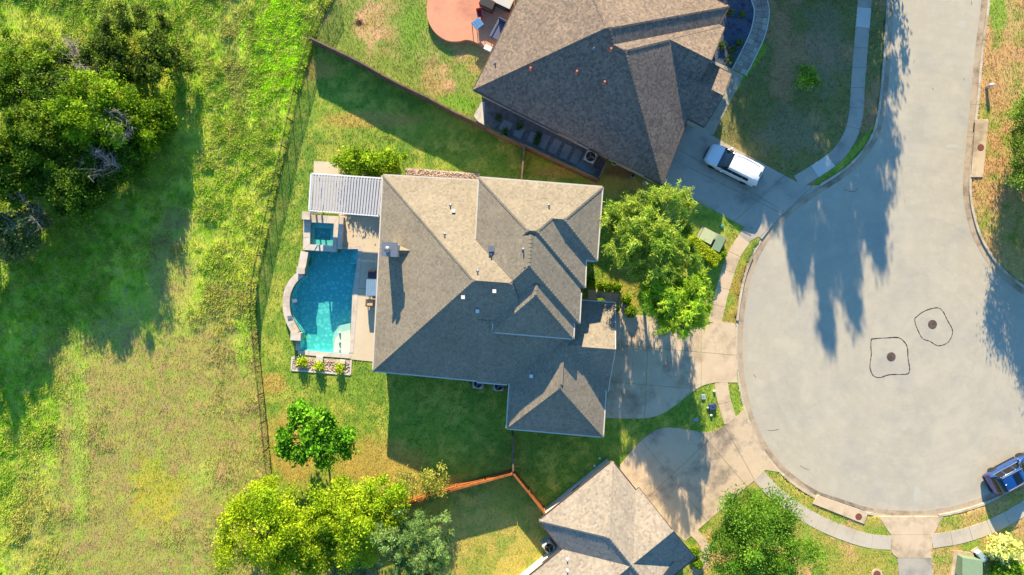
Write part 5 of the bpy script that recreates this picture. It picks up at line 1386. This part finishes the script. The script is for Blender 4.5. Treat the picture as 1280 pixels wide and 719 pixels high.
tree('cedar_tree', 'low bluish cedar bush under the yellow trees', 440, 712, 1.8, (2.4, 1.6, 1.2), ((70, 96, 76), (104, 130, 104)), 8, .08, 50, 8000, (.22, .05), .5, .7, .2, cat='shrub')
tree('slim_tree', 'thin sparse olive tree at the orange fence, next to the yellow trees', 508, 606, 2.4, (1.0, 1.1, 1.0), ((110, 116, 48), (148, 146, 74)), 9, .05, 26, 1500, (.2, .07), .5, .6, .2, shell=.3)
tree('slim_tree', 'thin olive tree at the orange fence, nearer the fence corner', 540, 603, 2.6, (1.15, 1.3, 1.0), ((116, 124, 44), (156, 158, 70)), 10, .05, 28, 2200, (.22, .08), .5, .6, .2, shell=.3)
tree('shrub', 'leafy bright green shrub behind the louvered pergola', 464, 204, 1.2, (3.0, 1.15, 1.0), ((88, 124, 12), (140, 164, 30)), 11, .06, 70, 9000, (.26, .13), .5, 0, .1, cat='shrub', low=-.8)
for k, (x_, y_, l_) in enumerate(((377, 452, 'small yellow green shrub in the pool bed, at the corner away from the terrace'), (398.7, 458.5, 'small yellow green shrub in the middle of the pool bed'), (424.5, 460, 'small yellow green shrub in the pool bed, at the terrace end'))):
    tree('small_shrub', l_, x_, y_, .45, (.27, .27, .28), ((120, 150, 14), (170, 186, 40)), 20 + k, .025, 16, 700, (.17, .09), .3, 0, 0, cat='shrub', low=-.9, z0=SZ)
# south east corner and front verge
tree('live_oak', 'dense fresh green tree at the curving sidewalk beside the cream house', 948, 676, 4.4, (4.2, 4.0, 2.6), ((54, 98, 18), (104, 142, 40)), 12, .17, 150, 42000, (.2, .09), .8, 0, .15)
tree('variegated_shrub', 'pale variegated shrub beside the white utility box', 1254, 686, 1.0, (1.55, 1.25, .9), ((150, 166, 76), (214, 212, 136)), 13, .05, 40, 2600, (.3, .16), .42, 0, .1, cat='shrub', low=-.7)
tree('green_shrub', 'plain green shrub at the foot of the pale variegated shrub', 1262, 714, .8, (1.6, .9, .7), ((84, 128, 22), (128, 164, 40)), 14, .05, 36, 2600, (.26, .13), .4, 0, .1, cat='shrub', low=-.7)
for k, (x_, y_, z_, r_, l_) in enumerate(((1312, 150, 4.2, 2.8, 'leafy green tree on the dry verge, just past the storm drain slab'), (1318, 206, 4.6, 3.2, 'taller leafy green tree on the dry verge, overhanging its neighbour'), (1336, 300, 3.8, 2.6, 'leafy green tree on the dry verge near the bend of the kerb'))):
    tree('verge_tree', l_, x_, y_, z_, (r_, r_, 2.4), ((70, 104, 28), (118, 144, 52)), 30 + k, .12, 100, 14000, (.24, .1), .7, 0, .2, low=-.95)
tree('sapling', 'young thin tree on the shaded front lawn of the brown roofed house', 1010, 98, 2.0, (1.0, .85, .9), ((84, 124, 26), (130, 160, 50)), 15, .04, 22, 1100, (.2, .1), .42, 0, .1, shell=.3)
# tall trees up the street whose shade lies on the front lawn and the street
for k, (x_, y_, h_, rb, l_) in enumerate(((956, -137, 13.0, 4.0, 'tall pointed street tree beyond the shaded lawn, nearest the brown roofed house'), (987, -130, 15.0, 4.4, 'tallest pointed street tree beyond the shaded lawn'), (1020, -138, 14.4, 4.2, 'tall pointed street tree beyond the shaded lawn, second from the street'), (1058, -128, 12.4, 3.9, 'pointed street tree beyond the shaded lawn, nearest the street'),
        (930, -112, 10.4, 3.2, 'rounded mid height street tree beyond the brown roofed house'), (945, -76, 6.0, 3.0, 'low bushy street tree beyond the blue gravel bed'), (992, -72, 6.2, 3.0, 'low bushy street tree in the middle of the row beyond the shaded lawn'), (1046, -68, 6.2, 2.7, 'low bushy street tree at the far sidewalk beyond the shaded lawn'))):
    zc_ = h_ * .5; f_ = 1 - zc_ / CAMH; px_, py_ = 640 + (x_ - 640) / f_, 359.5 + (y_ - 359.5) / f_
    lb = []
    for q_ in range(22):
        u_ = (q_ / 21) ** 1.25; z_ = (2.2 if h_ > 8 else 1.4) + (h_ - 2.5) * u_; rr = rb * (1 - u_ ** 1.5) ** .9 + .22
        th = q_ * 2.4; lb.append((math.cos(th) * rr * .45, math.sin(th) * rr * .45, z_ - zc_, rr * .8))
    tree('street_tree', l_, px_, py_, zc_, (rb, rb, h_ * .45), ((60, 96, 24), (104, 134, 44)), 50 + k, .2, 220, 16000, (.36, .18), .6, 0, .2, low=-.9, lobes=lb)
# woods in the meadow
WOOD = [(168, 62, 2.4, (4.4, 3.4, 1.7), ((50, 76, 16), (98, 122, 32)), 'olive green thicket tree at the meadow edge, lowest and widest'),
        (45, 95, 2.4, (4.2, 3.4, 1.8), ((70, 108, 12), (124, 152, 30)), 'light green thicket tree among the bare grey branches'),
        (118, 138, 4.6, (3.4, 3.0, 2.6), ((84, 126, 10), (136, 166, 26)), 'bright lime topped thicket tree, tallest in view'),
        (185, 150, 2.4, (1.9, 1.9, 1.5), ((78, 116, 10), (132, 160, 20)), 'small bright thicket tree at the shaded meadow margin'),
        (45, 175, 3.8, (3.2, 2.8, 2.2), ((58, 94, 12), (116, 146, 26)), 'mid green thicket tree beside the lime topped tree'),
        (95, 235, 3.4, (3.0, 2.4, 2.0), ((48, 82, 12), (98, 132, 24)), 'dark green thicket tree above the meadow shade'),
        (70, 130, 3.0, (3.0, 2.6, 1.8), ((46, 80, 12), (92, 124, 22)), 'dark thicket tree wedged behind the lime topped tree'),
        (8, 215, 3.6, (2.8, 2.6, 2.0), ((54, 90, 14), (108, 138, 26)), 'rounded green thicket tree beside the greyish one'),
        (150, 195, 2.2, (2.2, 2.0, 1.4), ((44, 78, 12), (92, 126, 22)), 'low dark thicket tree at the deepest meadow shade'),
        (18, 290, 2.6, (2.4, 1.9, 1.5), ((96, 116, 52), (134, 146, 84)), 'greyish green thicket tree at the end of the woods'),
        (-78, 205, 5.8, (3.4, 3.2, 2.6), ((70, 108, 16), (116, 146, 30)), 'tall dark green tree behind the thicket')]
for k, (x_, y_, z_, r_, c_, l_) in enumerate(WOOD):
    tree('thicket_tree', l_, x_, y_, z_, r_, tuple(tuple(int(v * .88) for v in q) for q in c_), 70 + k, .12, 95, 17000, (.26, .13), .55, 0, .2, low=-.5, shell=.5)
for k, (x_, y_, z_, sp, l_) in enumerate(((52, 105, 3.0, 1.6, 'bare grey branches beside the light green thicket tree'), (140, 152, 5.0, 1.3, 'bare grey branches poking out of the lime topped tree'), (28, 268, 3.4, 1.8, 'bare grey branches above the greyish thicket tree'), (122, 202, 4.2, 1.5, 'bare grey branches between the lime topped and dark green trees'), (80, 60, 2.4, 1.3, 'pale dry branches between the olive thicket and the light green tree'), (100, 95, 2.8, 1.5, 'dry grey branches behind the lime topped tree'))):
    bare('dead_shrub', l_, x_, y_, z_ + .5, sp, 90 + k)

# clipped hedge and balls
def hedge(name, label, cx, cy, sx, sy, hh, rz, cols, seed, n, rnd=0.0):
    rs = np.random.RandomState(seed); c = P(cx, cy, hh * .8); t_ = thing(name, label, 'hedge' if not rnd else 'shrub', (c.x, c.y, GZ))
    if rnd:
        u = unit(rs.normal(size=(n, 3))); u[:, 2] = np.abs(u[:, 2]) * 1.0 - .15; u = unit(u); p = u * np.array([sx, sy, hh * .55]) * rs.uniform(.86, 1.06, n)[:, None] + np.array([c.x, c.y, GZ + hh * .48]); nrm = u
    else:
        f = rs.rand(n); a = rs.uniform(-.5, .5, n); b = rs.uniform(-.5, .5, n); top = f < .55
        lx = np.where(top, a, np.where(f < .78, np.sign(a) * .5, a)); ly = np.where(top, b, np.where(f < .78, b, np.sign(b) * .5)); lz = np.where(top, 1.0, rs.rand(n))
        nrm = np.stack([np.where(top, 0, np.where(f < .78, np.sign(a), 0)), np.where(top, 0, np.where(f < .78, 0, np.sign(b))), np.where(top, 1, .1)], 1)
        lump = 1 + .12 * (fbm(lx * sx, ly * sy, .5, seed, 2) - .5)
        lx = lx * sx * lump; ly = ly * sy * lump; ca, sa = math.cos(rz), math.sin(rz)
        p = np.stack([c.x + lx * ca - ly * sa, c.y + lx * sa + ly * ca, GZ + lz * hh * lump], 1); nrm = np.stack([nrm[:, 0] * ca - nrm[:, 1] * sa, nrm[:, 0] * sa + nrm[:, 1] * ca, nrm[:, 2]], 1)
    p = p + rs.normal(size=(n, 3)) * .035; p[:, 2] = np.maximum(p[:, 2], GZ + .01)
    V, F = leaf_quads(p, rs.normal(size=(n, 3)), unit(nrm + rs.normal(size=(n, 3)) * .5), rs.uniform(.09, .17, n), rs.uniform(.06, .1, n))
    c0 = np.array([lin(q) for q in cols]); w_ = rs.rand(n)[:, None]; K = (c0[0] * (1 - w_) + c0[1] * w_) * rs.uniform(.75, 1.2, n)[:, None]
    np_mesh('foliage', V, F, np.repeat(K, 4, 0), 'leaf', t_)
    m = MB()
    if rnd: m.ell((c.x, c.y, GZ + hh * .46), (sx * .84, sy * .84, hh * .46), 12, 8)
    else: m.box((c.x, c.y, GZ + hh * .45), (sx * .9, sy * .88, hh * .88), rz)
    m.build('inner_growth', 'bark', t_); return t_
hedge('clipped_hedge', 'clipped rectangular yellow green hedge beside the green utility cabinets', 880, 314, 3.1, .95, 1.1, R(-40), ((150, 176, 22), (196, 206, 50)), 101, 5200)
BALL = [(751, 357, .36, .7, 'round clipped shrub at the entry path, closest to the house wall'), (761, 359, .4, .7, 'round clipped shrub in the middle of the entry path row'), (771, 358.5, .38, .7, 'round clipped shrub at the entry path, at the driveway end of the row'), (738, 352, .42, .8, 'dark round shrub in the shade of the entry court'), (751, 377, .3, .6, 'small bright round shrub on the garage side of the entry path'), (770.5, 386, .26, .7, 'small round shrub against the garage eave corner'), (783, 374, .42, .7, 'round shrub at the bend of the entry path, nearer the lawn'), (789, 389.5, .52, .8, 'larger round shrub at the bend of the entry path, touching the driveway'), (901, 318, .48, .6, 'round green shrub at the foot of the narrow green cabinet'), (868, 690, .45, .7, 'bright round shrub inside the curved path of the cream house'), (873, 706, .42, .6, 'second bright round shrub inside the curved path, by the house wall')]
for k, (x_, y_, r_, h_, l_) in enumerate(BALL):
    hedge('round_shrub', l_, x_, y_, r_, r_, h_, 0, ((84, 126, 12), (138, 168, 30)), 110 + k, 900, 1)
BEDP = [(901, 57, .34, 'dark green plant in the blue gravel bed, beside the house eave'), (913, 15, .22, 'small plant in the blue gravel bed, farthest from the driveway'), (924, 53, .24, 'light plant in the blue gravel bed, against the paver path'), (917.5, 62, .3, 'round green plant in the middle of the blue gravel bed'), (913, 74, .42, 'largest leafy plant in the blue gravel bed, near the straight edging'), (928, 18, .2, 'small pale plant in the blue gravel bed near the path curve'),
        (623, 147, .3, 'dark weed growing in the dark gravel strip near the pale pad'), (632, 164, .2, 'small dark weed against the fence in the dark gravel strip'), (649, 158, .22, 'small weed among the stepping slabs near the house wall'), (673, 169, .24, 'pair leaved weed beside a stepping slab'), (671, 178, .2, 'small weed between fence and stepping slabs')]
for k, (x_, y_, r_, l_) in enumerate(BEDP):
    tree('bed_plant', l_, x_, y_, .3, (r_, r_, .24), ((52, 74, 30), (96, 116, 50)), 130 + k, .015, 10, 240, (.16, .06), .22, 0, 0, cat='plant', low=-.3, limbs=3)

# ------------------------------------------------------------------ grass
EX = HARD + [[(p_.x, p_.y) for p_ in pc4]] + [deck_poly, W2(pat, .5), W2(bed_px), fat, W2(side_px), W2([(880, 72), (914, 86), (929, 60), (939, 38), (942, 18), (938, -10), (900, -10)]), W2([(508, 210), (600, 217), (600, 228), (508, 224)]), so, strip_poly(pv, -.75, .75), strip_poly(fw, -.42, .42), strip_poly(W2(wall_line), -.34, .34)]
EX += [inset(b_.p, .5) for b_ in BL + BN + BQ]
def grass(name, label, n, box, colf, size, keep, lean, seed, zf=None, tallf=None):
    rs = np.random.RandomState(seed)
    x = rs.uniform(box[0], box[1], n); y = rs.uniform(box[2], box[3], n); k = keep(x, y)
    x, y = x[k], y[k]; n = len(x)
    tl_ = tallf(x, y) if tallf is not None else np.ones(n)
    if tallf is not None:
        k = rs.rand(n) < .25 + .75 * tl_; x, y, tl_ = x[k], y[k], tl_[k]; n = len(x)
    z = zf(x, y) if zf is not None else np.full(n, GZ - .01)
    C = colf(x, y) * (rs.uniform(.7, 1.3, n) if tallf is None else rs.uniform(.84, 1.16, n))[:, None]
    if tallf is not None:
        k = rs.rand(n); C = np.where((k < .2)[:, None], C * .55 + np.array(lin((160, 150, 84))) * .55, np.where((k > .85)[:, None], C * .6 + np.array(lin((110, 146, 40))) * .5, C))
    nb = 3; th = rs.rand(n, nb) * 6.283
    h = size * (.35 + .65 * tl_)[:, None] * rs.uniform(.6, 1.3, (n, nb)); r = h * rs.uniform(lean[0], lean[1], (n, nb)); wd = h * .22
    dx, dy = np.cos(th), np.sin(th); b0 = np.stack([x[:, None] - dy * wd + 0 * dx, y[:, None] + dx * wd, z[:, None] + 0 * dx], 2); b1 = np.stack([x[:, None] + dy * wd, y[:, None] - dx * wd, z[:, None] + 0 * dx], 2); tp = np.stack([x[:, None] + dx * r, y[:, None] + dy * r, z[:, None] + h], 2)
    V = np.stack([b0, b1, tp], 2).reshape(-1, 3); F = np.arange(len(V)).reshape(-1, 3)
    K = np.repeat(np.repeat(C, nb, 0) * rs.uniform(.8, 1.2, n * nb)[:, None], 3, 0)
    return tag(np_mesh(name, V, F, K, 'blade'), label, 'grass', kind='stuff')
def keep_lawn(x, y):
    k = ~inpoly(x, y, MEADOW)
    for q in EX: k &= ~inpoly(x, y, q)
    return k
grass('lawn_grass', 'short mown grass blades covering the lawns', 230000, (-23.5, 46.5, -26.5, 27), lawn_col, .085, keep_lawn, (.5, 1.6), 201)
grass('meadow_grass', 'rough weeds and tall grass covering the meadow', 300000, (-47, -15.5, -26.5, 27), meadow_col, .19, lambda x, y: inpoly(x, y, MEADOW), (.5, 1.5), 202, meadow_z, meadow_tall)

# ------------------------------------------------------------------ sets of alike things
GROUPS = {'street_tree': 'street trees beyond the shaded front lawn', 'verge_tree': 'trees on the dry verge', 'thicket_tree': 'thicket trees at the meadow', 'dead_shrub': 'bare dead shrubs in the thicket', 'round_shrub': 'round clipped shrubs', 'bed_plant': 'small plants in the gravel', 'air_conditioner': 'air conditioners beside the houses', 'valve_cover': 'valve caps in the grass', 'meter_lid': 'meter lids in the grass', 'small_shrub': 'small shrubs in the pool bed', 'yellow_tree': 'yellow green trees by the iron fence', 'manhole_cover': 'round iron covers', 'storm_drain': 'storm drain slabs', 'lacebark_elm': 'feathery front garden trees', 'wood_fence': 'wooden garden fences', 'iron_fence': 'iron fences along the meadow', 'house': 'houses round the turning circle', 'utility_cabinet': 'green and white utility cabinets', 'slim_tree': 'thin trees at the orange fence', 'storage_box': 'storage boxes on the terracotta patio', 'garden_chair': 'chairs at the pool side table'}
for o in bpy.data.objects:
    if o.parent is None and o.name.split('.')[0] in GROUPS and not o.get('kind'):
        o['group'] = GROUPS[o.name.split('.')[0]]
